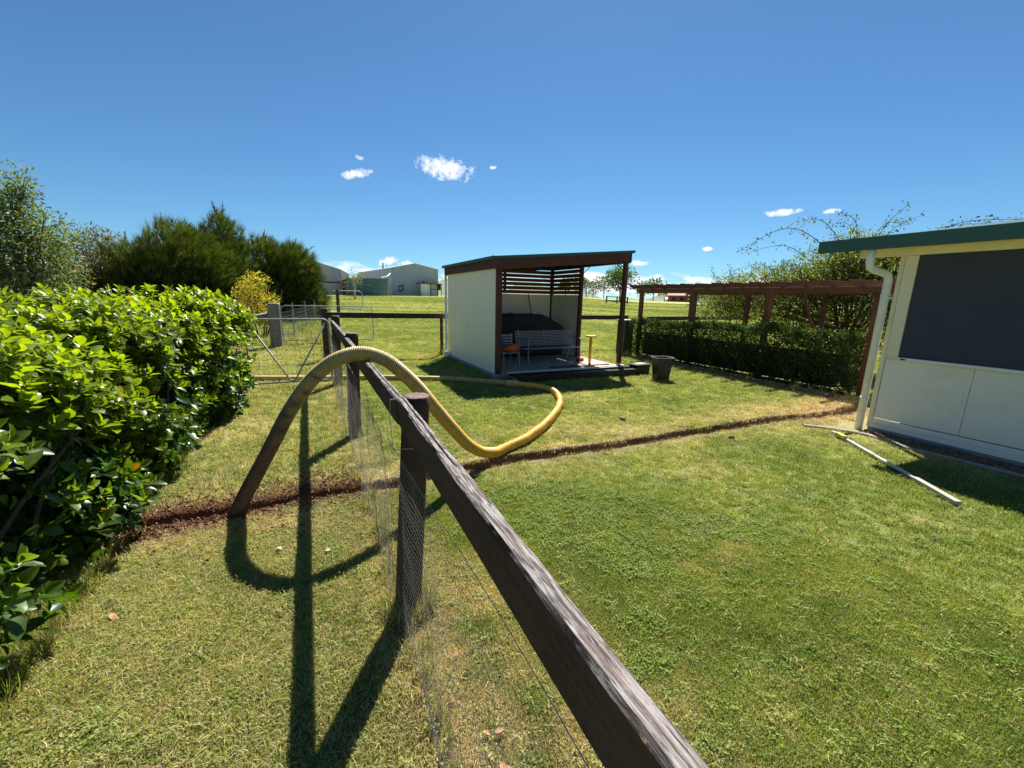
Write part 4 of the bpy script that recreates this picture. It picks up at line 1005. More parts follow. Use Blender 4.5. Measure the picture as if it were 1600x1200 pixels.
# ------------------------------------------------------------------ trees and shrubs
def tree(name, base, trunk_r, height, blobs, n, size, cols, tmpl, label, cat='tree', group=None, mat=None, bark=None, up=.3, limbs=True, shell=.55, droop=0.0, wid=1.0, multi=1):
    """blobs: list of (cx,cy,cz,rx,ry,rz) relative to base"""
    root = empty(name, base, label, cat, group); T = leaf_template(tmpl)
    vol = np.array([b[3] * b[4] * b[5] for b in blobs]) ** .67; cnt = (vol / vol.sum() * n).astype(int); parts = []
    for bi, (b, m) in enumerate(zip(blobs, cnt)):
        d = rdir(m); r = shell + (1 - shell) * rng.random((m, 1)) ** .6
        f = fbm(d[:, 0] * 2.4 + bi * 3, d[:, 1] * 2.4, d[:, 2] * 2.4, bi + 3, 4)[:, None]
        r = r * (.72 + .56 * f)
        gap = fbm(d[:, 0] * 5 + bi, d[:, 1] * 5, d[:, 2] * 5, bi + 40, 3) > .36
        P = np.array(b[:3]) + d * r * np.array(b[3:6]); P, d2 = P[gap], d[gap]; m = len(P)
        keep = P[:, 2] > .03; P, d2 = P[keep], d2[keep]; m = len(P)
        D = d2 * .9 + rdir(m) * .55 + np.array([.30 if tmpl == 'spray' else 0, 0, up - droop])
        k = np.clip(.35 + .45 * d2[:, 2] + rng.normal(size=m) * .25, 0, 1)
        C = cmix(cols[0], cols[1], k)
        if len(cols) > 2: q = rng.random(m) < cols[3]; C[q] = np.array(cols[2])
        C = np.clip(C * (1 + rng.normal(size=(m, 1)) * .12), .003, 1)
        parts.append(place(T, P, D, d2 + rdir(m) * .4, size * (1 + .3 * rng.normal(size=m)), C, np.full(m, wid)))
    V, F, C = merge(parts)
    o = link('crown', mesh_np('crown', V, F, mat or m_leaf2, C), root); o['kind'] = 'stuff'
    mb = MB(); tr = MB()
    for s_ in range(multi):
        ox = 0 if multi == 1 else rng.normal() * .25
        tr.tube([(ox * .4, 0, -.1), (ox, .02, height * .22), (ox * 1.8 + .03, 0, height * .45), (ox * 2.5, 0, height * .8)], [trunk_r, trunk_r * .8, trunk_r * .6, trunk_r * .15], 8)
    link('trunk', tr.mesh('trunk', bark or m_bark, smooth=True), root)
    if limbs:
        for b in blobs:
            q = height * rng.uniform(.15, .4)
            c = Vector(b[:3]); mb.tube([(0, 0, q), ((c.x) * .5, c.y * .5, q + (c.z - q) * .6), tuple(c)], [trunk_r * .5, trunk_r * .32, trunk_r * .12], 5)
            for k in range(5):
                e = c + Vector(rdir(1)[0]) * min(b[3:6]) * 1.0; mb.tube([tuple(c * .8 + Vector((0, 0, q * .2))), tuple((c + e) / 2), tuple(e)], [trunk_r * .16, trunk_r * .1, trunk_r * .04], 4)
        link('limbs', mb.mesh('limbs', bark or m_bark), root)
    return root
def tz(x, y): return float(terrain(x, y)) - .05
# conifers
def conifer(x, y, h, rx, blobs, label, n=5200, lead=9):
    z = tz(x, y)
    r = tree('conifer', (x, y, z), .16, h, blobs, n, .36, ((.014, .026, .008), (.150, .175, .030), (.20, .19, .04), .06), 'spray', label, 'tree', 'dark conifers beyond the hedge', m_conif, up=.75, shell=.45, limbs=False, wid=.8)
    # wispy leaders standing out of the top
    mb = MB(); parts = []
    for k in range(lead):
        bx = blobs[k % len(blobs)]; a = rng.random() * 6.28; q = rng.random() * .7
        px, py = bx[0] + math.cos(a) * bx[3] * q, bx[1] + math.sin(a) * bx[4] * q; pz = bx[2] + bx[5] * (.78 - .3 * q); L = rng.uniform(.35, 1.05)
        ex, ey = px + rng.normal() * .28 + (.1), py + rng.normal() * .2
        mb.tube([(px, py, pz), ((px + ex) / 2, (py + ey) / 2, pz + L * .6), (ex, ey, pz + L)], [.022, .014, .005], 4)
        m = 42; t = rng.random(m); P = np.stack([px + (ex - px) * t, py + (ey - py) * t, pz + L * t], 1); D = rdir(m) * .6 + np.array([0, 0, .8])
        parts.append(place(leaf_template('spray'), P, D, rdir(m), .22 * (1.1 - t * .7), cmix((.03, .045, .015), (.11, .12, .035), rng.random(m))))
    V, F, C = merge(parts); o = link('leader_shoots', mesh_np('leader_shoots', V, F, m_conif, C), r); o['kind'] = 'stuff'
    link('leaders', mb.mesh('leaders', m_cane), r)
def cb(*a): return [tuple(b) for b in a]
conifer(-5.25, 21.9, 4.6, 2, cb((0, 0, 1.7, 1.9, 1.7, 1.6), (-.8, 0, 2.0, 1.4, 1.4, 1.4), (.6, 0, 2.6, 1.5, 1.5, 1.7), (1.3, .2, 2.0, 1.5, 1.5, 1.8), (-1.0, 0, 1.1, 1.5, 1.4, 1.2)), 'widest dark conifer, left of the clump beyond the hedge', 18000, 24)
conifer(-3.35, 23.6, 5.4, 2, cb((0, 0, 2.0, 1.4, 1.5, 2.0), (.0, 0, 3.4, .8, .9, 1.7), (-.7, 0, 2.6, 1.0, 1.2, 1.6), (.6, 0, 1.1, 1.6, 1.4, 1.3)), 'dark conifer with the tallest spiky top, middle of the clump', 12000, 20)
conifer(-1.05, 25.0, 4.8, 2, cb((0, 0, 1.9, 1.7, 1.6, 1.9), (-.9, 0, 2.9, 1.1, 1.2, 1.4), (.5, 0, 2.5, 1.2, 1.2, 1.5), (.4, 0, 1.1, 1.8, 1.4, 1.2)), 'dark conifer nearest the galvanised mesh fence, right of the clump', 13500, 18)
# small-leafed pale tree far left
tree('pale_leafed_tree', (-6.3, 14.6, tz(-6.3, 14.6)), .10, 4.6, cb((-.15, 0, 3.3, .75, .8, .85), (.35, 0, 4.05, .32, .4, .55), (-.6, 0, 3.6, .6, .6, .6), (0, 0, 2.6, 1.1, 1.0, .8), (.45, 0, 2.1, .9, .9, .7), (-.8, 0, 2.3, 1.1, 1.0, .9), (.4, 0, 1.3, .7, .9, .8), (-.2, 0, 1.2, 1.2, 1.1, .9), (-1.2, 0, 1.3, 1.2, 1.1, 1.0), (.1, 0, 3.7, .6, .6, .6), (.5, 0, 2.9, .8, .8, .7)), 24000, .075,
     ((.085, .115, .045), (.24, .28, .13), (.22, .12, .08), .06), 'small', 'tall pale green loose-leafed tree at the far left', shell=.02, up=-.1, multi=2, bark=m_bark)
tree('reddish_shrub', (-7.9, 22.7, tz(-7.6, 22.8)), .07, 4.2, cb((0, 0, 3.2, 1.1, 1.0, .9), (-1.0, 0, 2.8, 1.0, 1.0, .8), (.7, 0, 3.1, .8, 1.0, .9), (0, 0, 2.2, 1.6, 1.0, .9), (-.2, 0, 1.3, 1.5, 1.0, 1.0), (-1.9, 0, 1.7, 1.0, 1.0, .9)), 12000, .085,
     ((.060, .062, .035), (.17, .16, .09), (.24, .13, .08), .20), 'small', 'brownish loose shrub between the pale tree and the conifers', 'shrub', shell=.2, up=.2, multi=4)
tree('reddish_shrub', (-6.9, 21.2, tz(-6.9, 21.2)), .07, 3.0, cb((0, 0, 2.0, .9, .9, .9), (-.7, 0, 1.5, .9, .7, .8), (.3, 0, 1.1, 1.1, 1.0, .9)), 6000, .08,
     ((.05, .052, .03), (.15, .14, .08), (.26, .13, .08), .25), 'small', 'dark brownish shrub tucked against the left side of the conifers', 'shrub', shell=.2, up=.2, multi=4)
tree('yellow_shrub', (-1.62, 17.0, tz(-1.7, 17.1)), .03, 2.2, cb((0, 0, 2.0, .50, .5, .38), (-.25, 0, 1.65, .45, .5, .4), (-.35, 0, 1.35, .42, .5, .4), (.35, 0, 1.3, .40, .5, .4), (.05, 0, .85, .45, .5, .4)), 3800, .06,
     ((.34, .27, .05), (.62, .48, .08), (.30, .14, .07), .10), 'small', 'yellow-leafed twiggy shrub in front of the conifers', 'shrub', shell=.2, up=.4, multi=5, bark=m_cane)
tree('dense_far_shrub', (-12.2, 20.2, tz(-12.2, 20.2)), .1, 2.6, cb((0, 0, 1.4, 2.5, 1.8, 1.3), (2.2, 0, 1.1, 2.0, 1.8, 1.1)), 9000, .11, ((.05, .06, .03), (.15, .16, .08), (.3, .14, .08), .1), 'small', 'dense low shrub behind the tall pale green tree', 'shrub', shell=.3)
# rambling shrub on the right
rs = tree('rambling_shrub', (11.9, 5.6, 0), .06, 3.0, cb((0, 0, 1.9, 1.0, 1.2, .95), (.2, 1.3, 1.75, 1.0, 1.1, .85), (.4, 2.7, 1.6, .9, 1.2, .70), (-.2, -1.0, 1.9, 1.0, 1.0, 1.0), (.1, .1, 2.7, .75, .8, .70), (.3, -.6, 2.5, .7, .8, .65), (.6, 4.0, 1.5, .9, 1.1, .55), (.1, -1.4, 1.2, 1.0, .9, .9), (.3, .8, 1.0, .9, 1.0, .7), (-.3, .3, 2.1, .8, 1.0, .6), (0, .6, 2.35, .9, 1.1, .75), (0, 1.9, 2.1, .8, 1.1, .65), (.2, 3.2, 1.9, .8, 1.1, .6), (0, -.4, 2.6, .8, .8, .6)), 80000, .056,
     ((.055, .075, .022), (.210, .220, .075), (.36, .32, .09), .16), 'small', 'rambling shrub with long arching canes behind the pergola', 'shrub', shell=.12, up=0, multi=6, bark=m_cane)
mb = MB(); parts = []
cs = [((11.9, 5.7, 2.5), (10.9, 6.6, 3.45), (10.3, 7.6, 2.95)), ((11.9, 5.6, 2.5), (11.6, 5.6, 3.5), (11.3, 5.9, 3.75)), ((12, 5.5, 2.5), (12.0, 5.2, 3.4), (12.2, 4.9, 3.9)), ((12, 5.2, 2.3), (12.1, 4.4, 3.2), (12.4, 3.6, 3.3)),
      ((11.9, 6.2, 2.4), (11.4, 7.0, 3.1), (10.9, 7.9, 2.95)), ((12, 5.8, 2.5), (12.2, 6.0, 3.5), (12.3, 6.4, 3.7)), ((12, 5.0, 2.4), (11.9, 4.4, 3.1), (12.0, 3.7, 3.05)), ((11.9, 6.9, 2.1), (11.6, 7.8, 2.7), (11.3, 8.5, 2.5)),
      ((12.1, 5.6, 2.6), (12.4, 5.4, 3.5), (12.9, 5.1, 3.5)), ((11.8, 5.6, 2.6), (11.3, 6.1, 3.55), (10.9, 6.5, 3.60)), ((12, 5.4, 2.6), (11.9, 5.0, 3.3), (11.9, 4.5, 3.55)), ((12, 5.0, 2.4), (12.3, 4.2, 3.3), (12.8, 3.2, 3.35))]
for k in range(26):
    a = rng.uniform(-1.6, 3.6); b0 = Vector((12 + rng.normal() * .3, 5.6 + a, 2.1 - a * .12)); e = Vector((rng.normal() * .5, rng.normal() * .6, rng.uniform(.3, .85)))
    cs.append((tuple(b0), tuple(b0 + e * .7 + Vector((0, 0, .1))), tuple(b0 + e * 1.25)))
for c in cs:
    Pp, _ = catmull(c, .05); mb.tube([tuple(q) for q in Pp], list(np.linspace(.012, .003, len(Pp))), 4)
    m = int(len(Pp) * 3.2); i = rng.integers(0, len(Pp), m); P = Pp[i] + rng.normal(size=(m, 3)) * .05
    parts.append(place(leaf_template('small'), P, rdir(m), rdir(m), .055 * (1 + .3 * rng.normal(size=m)), cmix((.04, .06, .02), (.15, .16, .05), rng.random(m))))
V, F, C = merge(parts); o = link('cane_leaves', mesh_np('cane_leaves', V, F, m_leaf2, C), rs, world=True); o['kind'] = 'stuff'
mb.obj('canes', m_cane, rs)
# distant things -----------------------------------------------------------------
def azp(az, d): return (d * math.sin(rad(az)), d * math.cos(rad(az)))
def round_crown(az, d, h, r, name, label, cat='tree', group=None, cols=((.035, .055, .02), (.11, .14, .05)), n=1500, size=None, bark=m_bark, trunk=.15, thin=.3):
    x, y = azp(az, d); z = tz(x, y)
    bl = [(0, 0, h * .62, r, r, h * .34)] + [(rng.uniform(-.6, .6) * r, rng.uniform(-.4, .4) * r, h * rng.uniform(.45, .85), r * .5, r * .5, h * .18) for _ in range(5)]
    return tree(name, (x, y, z), trunk, h, bl, n, size or d * .004, cols, 'tiny', label, cat, group, bark=bark, shell=thin)
round_crown(40.4, 72, 6.2, 2.9, 'round_paddock_tree', 'round leafy paddock tree seen past the right shed post', n=2600, cols=((.045, .065, .02), (.14, .17, .055)), size=.30, trunk=.14, thin=.2)
round_crown(5.4, 58, 4.0, 2.1, 'forked_tree', 'slender pale-trunked forked tree in front of the water tank', n=260, cols=((.12, .12, .06), (.22, .20, .10)), size=.17, bark=m_palebark, trunk=.13, thin=.1)
ORD = ['leftmost', 'second from the left', 'third from the left', 'fourth from the left', 'fifth from the left', 'sixth from the left', 'seventh from the left', 'eighth from the left', 'ninth from the left']
k = 0
for az, d, h, r in [(33.2, 130, 6, 3), (34.6, 150, 8, 4), (36.0, 150, 7, 4.5), (36.9, 170, 7, 4), (38.3, 160, 9, 5), (43.2, 150, 7, 3), (44.6, 140, 7.5, 2.6), (46.6, 190, 6, 6)]:
    round_crown(az, d, h, r, 'paddock_tree', 'pale skyline tree between shed and pergola, %s of eight' % ORD[k], 'tree', 'far skyline trees left of the pergola', n=420, cols=((.06, .065, .05), (.13, .13, .09)), thin=.2, size=.65); k += 1
k = 0
for az, d, h, r in [(49.8, 160, 5.5, 4), (50.9, 160, 5, 5), (52.2, 158, 5.5, 5), (53.4, 155, 5, 6), (55.0, 150, 6, 6), (57, 150, 6, 6), (59, 145, 6, 6), (61, 140, 6.5, 6), (63.5, 140, 6, 6)]:
    round_crown(az, d, h, r, 'dark_skyline_tree', 'dark bushy tree under the pergola beam, %s in the far treeline' % ORD[k], 'tree', 'dark treeline beyond the pergola', n=500, cols=((.03, .045, .025), (.08, .105, .055)), thin=.4, size=.7); k += 1
x, y = azp(46.0, 118); z = tz(x, y); mb = MB(); mb.tube([(x, y, z), (x + .1, y, z + 3), (x + .25, y, z + 5.2)], [.12, .08, .03], 6)
for q in range(6): mb.tube([(x + .1, y, z + 3 + q * .35), (x + rng.normal() * 1.2, y, z + 4.3 + q * .3)], [.05, .02], 4)
tag(mb.obj('bare_tree', m_bark), 'bare thin tree standing in the far paddock under the pergola beam', 'tree')
def far_box_house(az, d, wdt, dep, h, roofh, wall, roof, label, name='farm_building', rz=.0):
    x, y = azp(az, d); z = tz(x, y); e = empty(name, (x, y, z), label, 'building', None, rz - rad(az))
    link('wall', MB().box(-wdt / 2, wdt / 2, -dep / 2, dep / 2, 0, h).mesh('wall', wall), e)
    link('roof', MB().prism([(-dep / 2 - .3, h), (dep / 2 + .3, h), (0, h + roofh)], 'x', -wdt / 2 - .3, wdt / 2 + .3).mesh('roof', roof), e)
    for q in range(3): link('window', MB().box(-wdt * .35 + q * wdt * .3, -wdt * .35 + q * wdt * .3 + wdt * .12, -dep / 2 - .06, -dep / 2 - .002, h * .35, h * .75).mesh('window', m_dark), e)
    return e
far_box_house(48.0, 165, 9, 7, 2.6, 1.5, plain('red_wall', (.35, .09, .05), .8), m_rust, 'small red farm building on the far edge of the paddock')
far_box_house(47.0, 165, 5, 5, 1.2, .6, m_white, m_white, 'low white-roofed farm building left of the red one')
# mid paddock rail yard
fy = empty('paddock_yard', (38.3, 46.2, 2), 'short dark rail yard fence in the paddock near the round tree', 'fence')
a0, a1 = azp(38.7, 60), azp(41.4, 61)
za = tz(*a0)
for t in (0, .5, 1): x, y = a0[0] + (a1[0] - a0[0]) * t, a0[1] + (a1[1] - a0[1]) * t; MB().box(x - .07, x + .07, y - .07, y + .07, tz(x, y) - .1, tz(x, y) + 1.05).obj('post', m_oldpost2, fy)
for q in (.45, .95): MB().beam((*a0, tz(*a0) + q), (*a1, tz(*a1) + q), .05, .10).obj('rail', m_oldpost2, fy)
# big iron shed ---------------------------------------------------------------------
def ribbed(mb, p, q, z0, z1a, z1b, pitch=.35, dep=.05, apex=None):
    """ribbed sheet wall from p to q (plan) with sloping top"""
    p, q = Vector((*p, 0)), Vector((*q, 0)); L = (q - p).length; d = (q - p).normalized(); nrm = Vector((d.y, -d.x, 0)); n = int(L / pitch)
    for i in range(n):
        for (a, b, o0, o1) in ((0, .7, 0, 0), (.7, .8, 0, dep), (.8, .9, dep, dep), (.9, 1, dep, 0)):
            s0, s1 = (i + a) / n, (i + b) / n
            def zt(s):
                if apex: return z1a + (apex - z1a) * min(s, .5) * 2 - (apex - z1b) * max(s - .5, 0) * 2
                return z1a + (z1b - z1a) * s
            A = p + d * L * s0 + nrm * o0; B = p + d * L * s1 + nrm * o1
            mb.add([(A.x, A.y, z0), (B.x, B.y, z0), (B.x, B.y, zt(s1)), (A.x, A.y, zt(s0))], [(0, 1, 2, 3)])
def farshed():
    c1 = azp(9.85, 85); c2 = azp(16.0, 85.5); c3 = azp(5.9, 108); z0 = tz(*c1) - .3
    s = empty('iron_shed', (*c1, z0), 'large grey corrugated iron shed with gable front on the far rise', 'shed')
    mb = MB(); ribbed(mb, c1, c2, z0, 6.65, 6.60, apex=7.62); mb.obj('gable_wall', m_iron, s)
    mb = MB(); ribbed(mb, c3, c1, z0, 6.65, 6.65, .5); mb.obj('side_wall', m_iron, s)
    dv = Vector((*c3, 0)) - Vector((*c1, 0)); mid = ((c1[0] + c2[0]) / 2, (c1[1] + c2[1]) / 2)
    e = .3
    for (A, B, za, zb, nm) in ((c1, mid, 6.68, 7.66, 'roof'), (mid, c2, 7.66, 6.63, 'roof')):
        mb = MB(); u = dv.normalized() * e
        V = [(A[0] - u.x, A[1] - u.y, za), (B[0] - u.x, B[1] - u.y, zb), (B[0] + dv.x, B[1] + dv.y, zb), (A[0] + dv.x, A[1] + dv.y, za)]
        V += [(x, y, z + .08) for x, y, z in V]; mb.add(V, [(0, 3, 2, 1), (4, 5, 6, 7), (0, 1, 5, 4), (1, 2, 6, 5), (2, 3, 7, 6), (3, 0, 4, 7)]); mb.obj(nm, m_iron, s)
    x, y = azp(9.0, 90); MB().cyl((x, y, 6.3), (x, y, 7.95), .12, n=8).obj('flue', m_dark, s)
    x, y = azp(13.9, 85.0); MB().box(x - .0, x + .35, y - .35, y - .15, 2.7, 4.3).obj('meter_box', m_dark, s)
    x, y = azp(11.0, 85.0); MB().tube([(x - .3, y - .3, 3.2), (x + .5, y - .3, 3.5), (x + .6, y - .3, 2.8), (x, y - .3, 2.3), (x - .3, y - .3, 2.8)], .12, 6).obj('hose_reel', m_dark, s)
    x, y = azp(9.85, 84.8); MB().cyl((x + .1, y, z0), (x + .1, y, 6.6), .07, n=8).obj('downpipe', m_white, s)
    # lean-to
    l0 = azp(13.6, 82); l1 = azp(16.5, 82.3); zl = tz(*l0)
    l = empty('lean_to', (*l0, zl), 'low lean-to with white door and dark bays against the iron shed', 'lean-to')
    MB().prism([(l0[0] - .2, zl + 2.52), (l1[0] + .2, zl + 2.42), (l1[0] + .2, zl + 2.30), (l0[0] - .2, zl + 2.40)], 'y', l0[1] - .4, l0[1] + 2.4).obj('roof', m_rust, l)
    w_ = (l1[0] - l0[0])
    MB().box(l0[0], l0[0] + w_ * .48, l0[1] + .1, l0[1] + .2, zl, zl + 2.3).obj('white_door', m_white, l)
    MB().box(l0[0] + w_ * .50, l0[0] + w_ * .80, l0[1] + .6, l0[1] + .7, zl, zl + 2.3).obj('back_panel', m_iron, l)
    MB().box(l0[0] + w_ * .50, l0[0] + w_ * .80, l0[1] + .1, l0[1] + .15, zl + 1.25, zl + 1.35).obj('rail', m_dark, l)
    MB().box(l0[0] + w_ * .86, l0[0] + w_ * 1.0, l0[1] + .1, l0[1] + .2, zl + 1.2, zl + 2.3).obj('bay_shade', m_dark, l)  # dark sheet painted in as the shade of an open bay
    for q in (0, .49, .81, 1.0): x = l0[0] + w_ * q; MB().box(x - .05, x + .05, l0[1] - .3, l0[1] - .2, zl, zl + 2.36).obj('post', m_dark, l)
    # tank
    tx_, ty_ = azp(6.95, 79); zt = tz(tx_, ty_) ; r = 3.6
    t = empty('water_tank', (tx_, ty_, zt), 'round blue-green corrugated water tank beside the iron shed', 'tank')
    V = []; n = 48; zs = np.linspace(0, 3.0, 61)
    for z in zs:
        rr = r + .035 * math.cos(z * 2 * math.pi / .25)
        V += [(rr * math.cos(2 * math.pi * j / n), rr * math.sin(2 * math.pi * j / n), z) for j in range(n)]
    F = [(k * n + j, k * n + (j + 1) % n, (k + 1) * n + (j + 1) % n, (k + 1) * n + j) for k in range(60) for j in range(n)]
    mb = MB(); mb.v = V; mb.f = F; link('tank_wall', mb.mesh('tank_wall', m_tank, True), t)
    mb = MB(); V = [(r * 1.02 * math.cos(2 * math.pi * j / n), r * 1.02 * math.sin(2 * math.pi * j / n), 3.0) for j in range(n)] + [(0, 0, 3.12)]
    mb.v = V; mb.f = [(j, (j + 1) % n, n) for j in range(n)]; link('tank_roof', mb.mesh('tank_roof', m_tank), t)
    mb = MB(); mb.tube([(2.4, -.3, 3.25), (3.6, .6, 3.55), (4.6, 3.0, 4.2)], .12, 8); link('inlet_pipe', mb.mesh('inlet_pipe', m_white), t)
    x, y = azp(4.75, 84); zz = tz(x, y); e2 = empty('rusty_shelter', (x, y, zz), 'narrow rust-red iron shelter left of the water tank', 'shelter')
    link('wall', MB().box(-.9, .9, -1, 1, 0, 2.7).mesh('wall', m_rust), e2); link('roof', MB().box(-1.0, 1.0, -1.1, 1.1, 2.702, 2.78).mesh('roof', m_dark), e2)
    # pinkish shed behind conifers
    q1 = azp(4.0, 84); q2 = azp(-1.5, 80); zz = tz(*q1) - .3
    s2 = empty('pinkish_shed', (*q1, zz), 'tall pinkish grey farm shed half hidden by the conifers', 'shed')
    mb = MB(); ribbed(mb, q2, q1, zz, 8.0, 5.95, .4); mb.obj('wall', m_pinkiron, s2)
    q3 = (q1[0] + 2.6, q1[1] + 16); mb = MB(); ribbed(mb, q1, q3, zz, 5.95, 5.95, .5); mb.obj('side_wall', m_pinkiron, s2)
    mb = MB(); V = [(*q2, 8.03), (*q1, 5.98), (*q3, 5.98), (q2[0] + 2.6, q2[1] + 16, 8.03)]; mb.add(V, [(0, 1, 2, 3)]); mb.obj('roof', m_iron, s2)
farshed()

# ------------------------------------------------------------------ grass, soil crumbs, litter
def blade_tuft(name, n, rad_, h0, h1, wd, lean, seed, col=None, flat=0):
    r = np.random.default_rng(seed); V = []; F = []; C = []
    for k in range(n):
        a = r.random() * 6.28; q = rad_ * math.sqrt(r.random()); x, y = q * math.cos(a), q * math.sin(a); z = 0
        L = r.uniform(h0, h1); th = r.random() * 6.28; le = min(1.45, abs(r.normal()) * lean + flat); w2 = wd * r.uniform(.6, 1.3) / 2
        dx, dy = math.cos(th), math.sin(th); px, py = -dy * w2, dx * w2; b = len(V)
        m1 = (x + dx * L * .5 * math.sin(le * .6), y + dy * L * .5 * math.sin(le * .6), z + L * .5 * math.cos(le * .6))
        m2 = (m1[0] + dx * L * .5 * math.sin(min(1.5, le * 1.5)), m1[1] + dy * L * .5 * math.sin(min(1.5, le * 1.5)), m1[2] + L * .5 * math.cos(min(1.5, le * 1.5)))
        V += [(x - px, y - py, z - .01), (x + px, y + py, z - .01), (m1[0] + px * .8, m1[1] + py * .8, m1[2]), (m1[0] - px * .8, m1[1] - py * .8, m1[2]), m2]
        F += [(b, b + 1, b + 2), (b, b + 2, b + 3), (b + 3, b + 2, b + 4)]
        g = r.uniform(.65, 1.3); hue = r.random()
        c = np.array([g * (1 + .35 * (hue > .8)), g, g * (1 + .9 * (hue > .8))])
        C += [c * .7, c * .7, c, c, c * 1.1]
    return mesh_np(name, np.array(V), np.array(F), m_grass, np.array(C))
tufts = bpy.data.collections.new('tuft_kinds')
def addk(name, me): o = bpy.data.objects.new(name, me); tufts.objects.link(o); return o
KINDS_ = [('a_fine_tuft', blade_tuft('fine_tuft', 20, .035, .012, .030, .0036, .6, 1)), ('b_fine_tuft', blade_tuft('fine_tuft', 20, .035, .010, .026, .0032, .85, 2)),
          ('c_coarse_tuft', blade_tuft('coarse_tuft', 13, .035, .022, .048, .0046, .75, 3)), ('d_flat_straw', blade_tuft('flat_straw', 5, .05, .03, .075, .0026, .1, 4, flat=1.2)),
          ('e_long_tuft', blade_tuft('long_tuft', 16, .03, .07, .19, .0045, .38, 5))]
# clover-like weed: small rounded leaflets
r_ = np.random.default_rng(9); Pw = np.stack([r_.normal(size=22) * .02, r_.normal(size=22) * .02, r_.uniform(.012, .035, 22)], 1); Dw = np.stack([r_.normal(size=22), r_.normal(size=22), r_.normal(size=22) * .25], 1)
Vw, Fw, Cw = place(leaf_template('small'), Pw, Dw, np.tile([0, 0, 1.], (22, 1)), r_.uniform(.008, .014, 22), np.tile([[1., 1, 1]], (22, 1)) * r_.uniform(.8, 1.3, (22, 1)), np.full(22, 1.7))
KINDS_.append(('f_weed', mesh_np('weed', Vw, Fw, m_grass, Cw)))
for nm, me in KINDS_: addk(nm, me)
crumbs = bpy.data.collections.new('crumb_kinds')
for k in range(3):
    r_ = np.random.default_rng(50 + k); V = []; F = []
    for q in range(5):
        c = np.array([r_.normal() * .018, r_.normal() * .018, .002]); s_ = r_.uniform(.004, .012); b = len(V)
        oc = np.array([(1, 0, 0), (-1, 0, 0), (0, 1, 0), (0, -1, 0), (0, 0, 1), (0, 0, -1)]) * (s_ * r_.uniform(.6, 1.3, (6, 1))); V += [tuple(c + o_) for o_ in oc]
        F += [(b + i, b + j, b + l) for i, j, l in ((0, 2, 4), (2, 1, 4), (1, 3, 4), (3, 0, 4), (2, 0, 5), (1, 2, 5), (3, 1, 5), (0, 3, 5))]
    me = mesh_np('crumb', np.array(V), np.array(F), m_soilclod, np.ones((len(V), 3))); o = bpy.data.objects.new('crumb%d' % k, me); crumbs.objects.link(o)
def scatter(name, coll, P, rot, scl, idx, tint):
    me = bpy.data.meshes.new(name); me.vertices.add(len(P)); me.vertices.foreach_set('co', P.astype(np.float32).ravel())
    for nm, ty, arr in (('rot', 'FLOAT_VECTOR', rot), ('scl', 'FLOAT_VECTOR', scl)):
        a = me.attributes.new(nm, ty, 'POINT'); a.data.foreach_set('vector', arr.astype(np.float32).ravel())
    a = me.attributes.new('idx', 'INT', 'POINT'); a.data.foreach_set('value', idx.astype(np.int32))
    a = me.attributes.new('tint', 'FLOAT_COLOR', 'POINT'); c = np.ones((len(P), 4), np.float32); c[:, :3] = tint; a.data.foreach_set('color', c.ravel())
    o = link(name, me); o['kind'] = 'stuff'
    g = bpy.data.node_groups.new(name, 'GeometryNodeTree')
    g.interface.new_socket('Geometry', in_out='INPUT', socket_type='NodeSocketGeometry'); g.interface.new_socket('Geometry', in_out='OUTPUT', socket_type='NodeSocketGeometry')
    gi = g.nodes.new('NodeGroupInput'); go = g.nodes.new('NodeGroupOutput'); ci = g.nodes.new('GeometryNodeCollectionInfo'); ip = g.nodes.new('GeometryNodeInstanceOnPoints')
    ci.inputs['Collection'].default_value = coll; ci.inputs['Separate Children'].default_value = True; ci.inputs['Reset Children'].default_value = True
    def na(nm, dt): n = g.nodes.new('GeometryNodeInputNamedAttribute'); n.data_type = dt; n.inputs['Name'].default_value = nm; return n.outputs['Attribute']
    L = g.links.new; L(gi.outputs[0], ip.inputs['Points']); L(ci.outputs[0], ip.inputs['Instance']); ip.inputs['Pick Instance'].default_value = True
    L(na('idx', 'INT'), ip.inputs['Instance Index']); L(na('rot', 'FLOAT_VECTOR'), ip.inputs['Rotation']); L(na('scl', 'FLOAT_VECTOR'), ip.inputs['Scale']); L(ip.outputs[0], go.inputs[0])
    md = o.modifiers.new('scatter', 'NODES'); md.node_group = g; return o
def blocked(x, y):
    """places where no grass grows"""
    b = (x > 3.33) & (x < 6.78) & (y > 7.54) & (y < 11.05)
    b |= (x > 6.2) & (y < 2.95) & (y > -6)
    b |= (x < -1.75) & (y < 7.9)
    b |= (x > 8.6) & (x < 9.4) & (y > 3.8) & (y < 9.7)
    return b
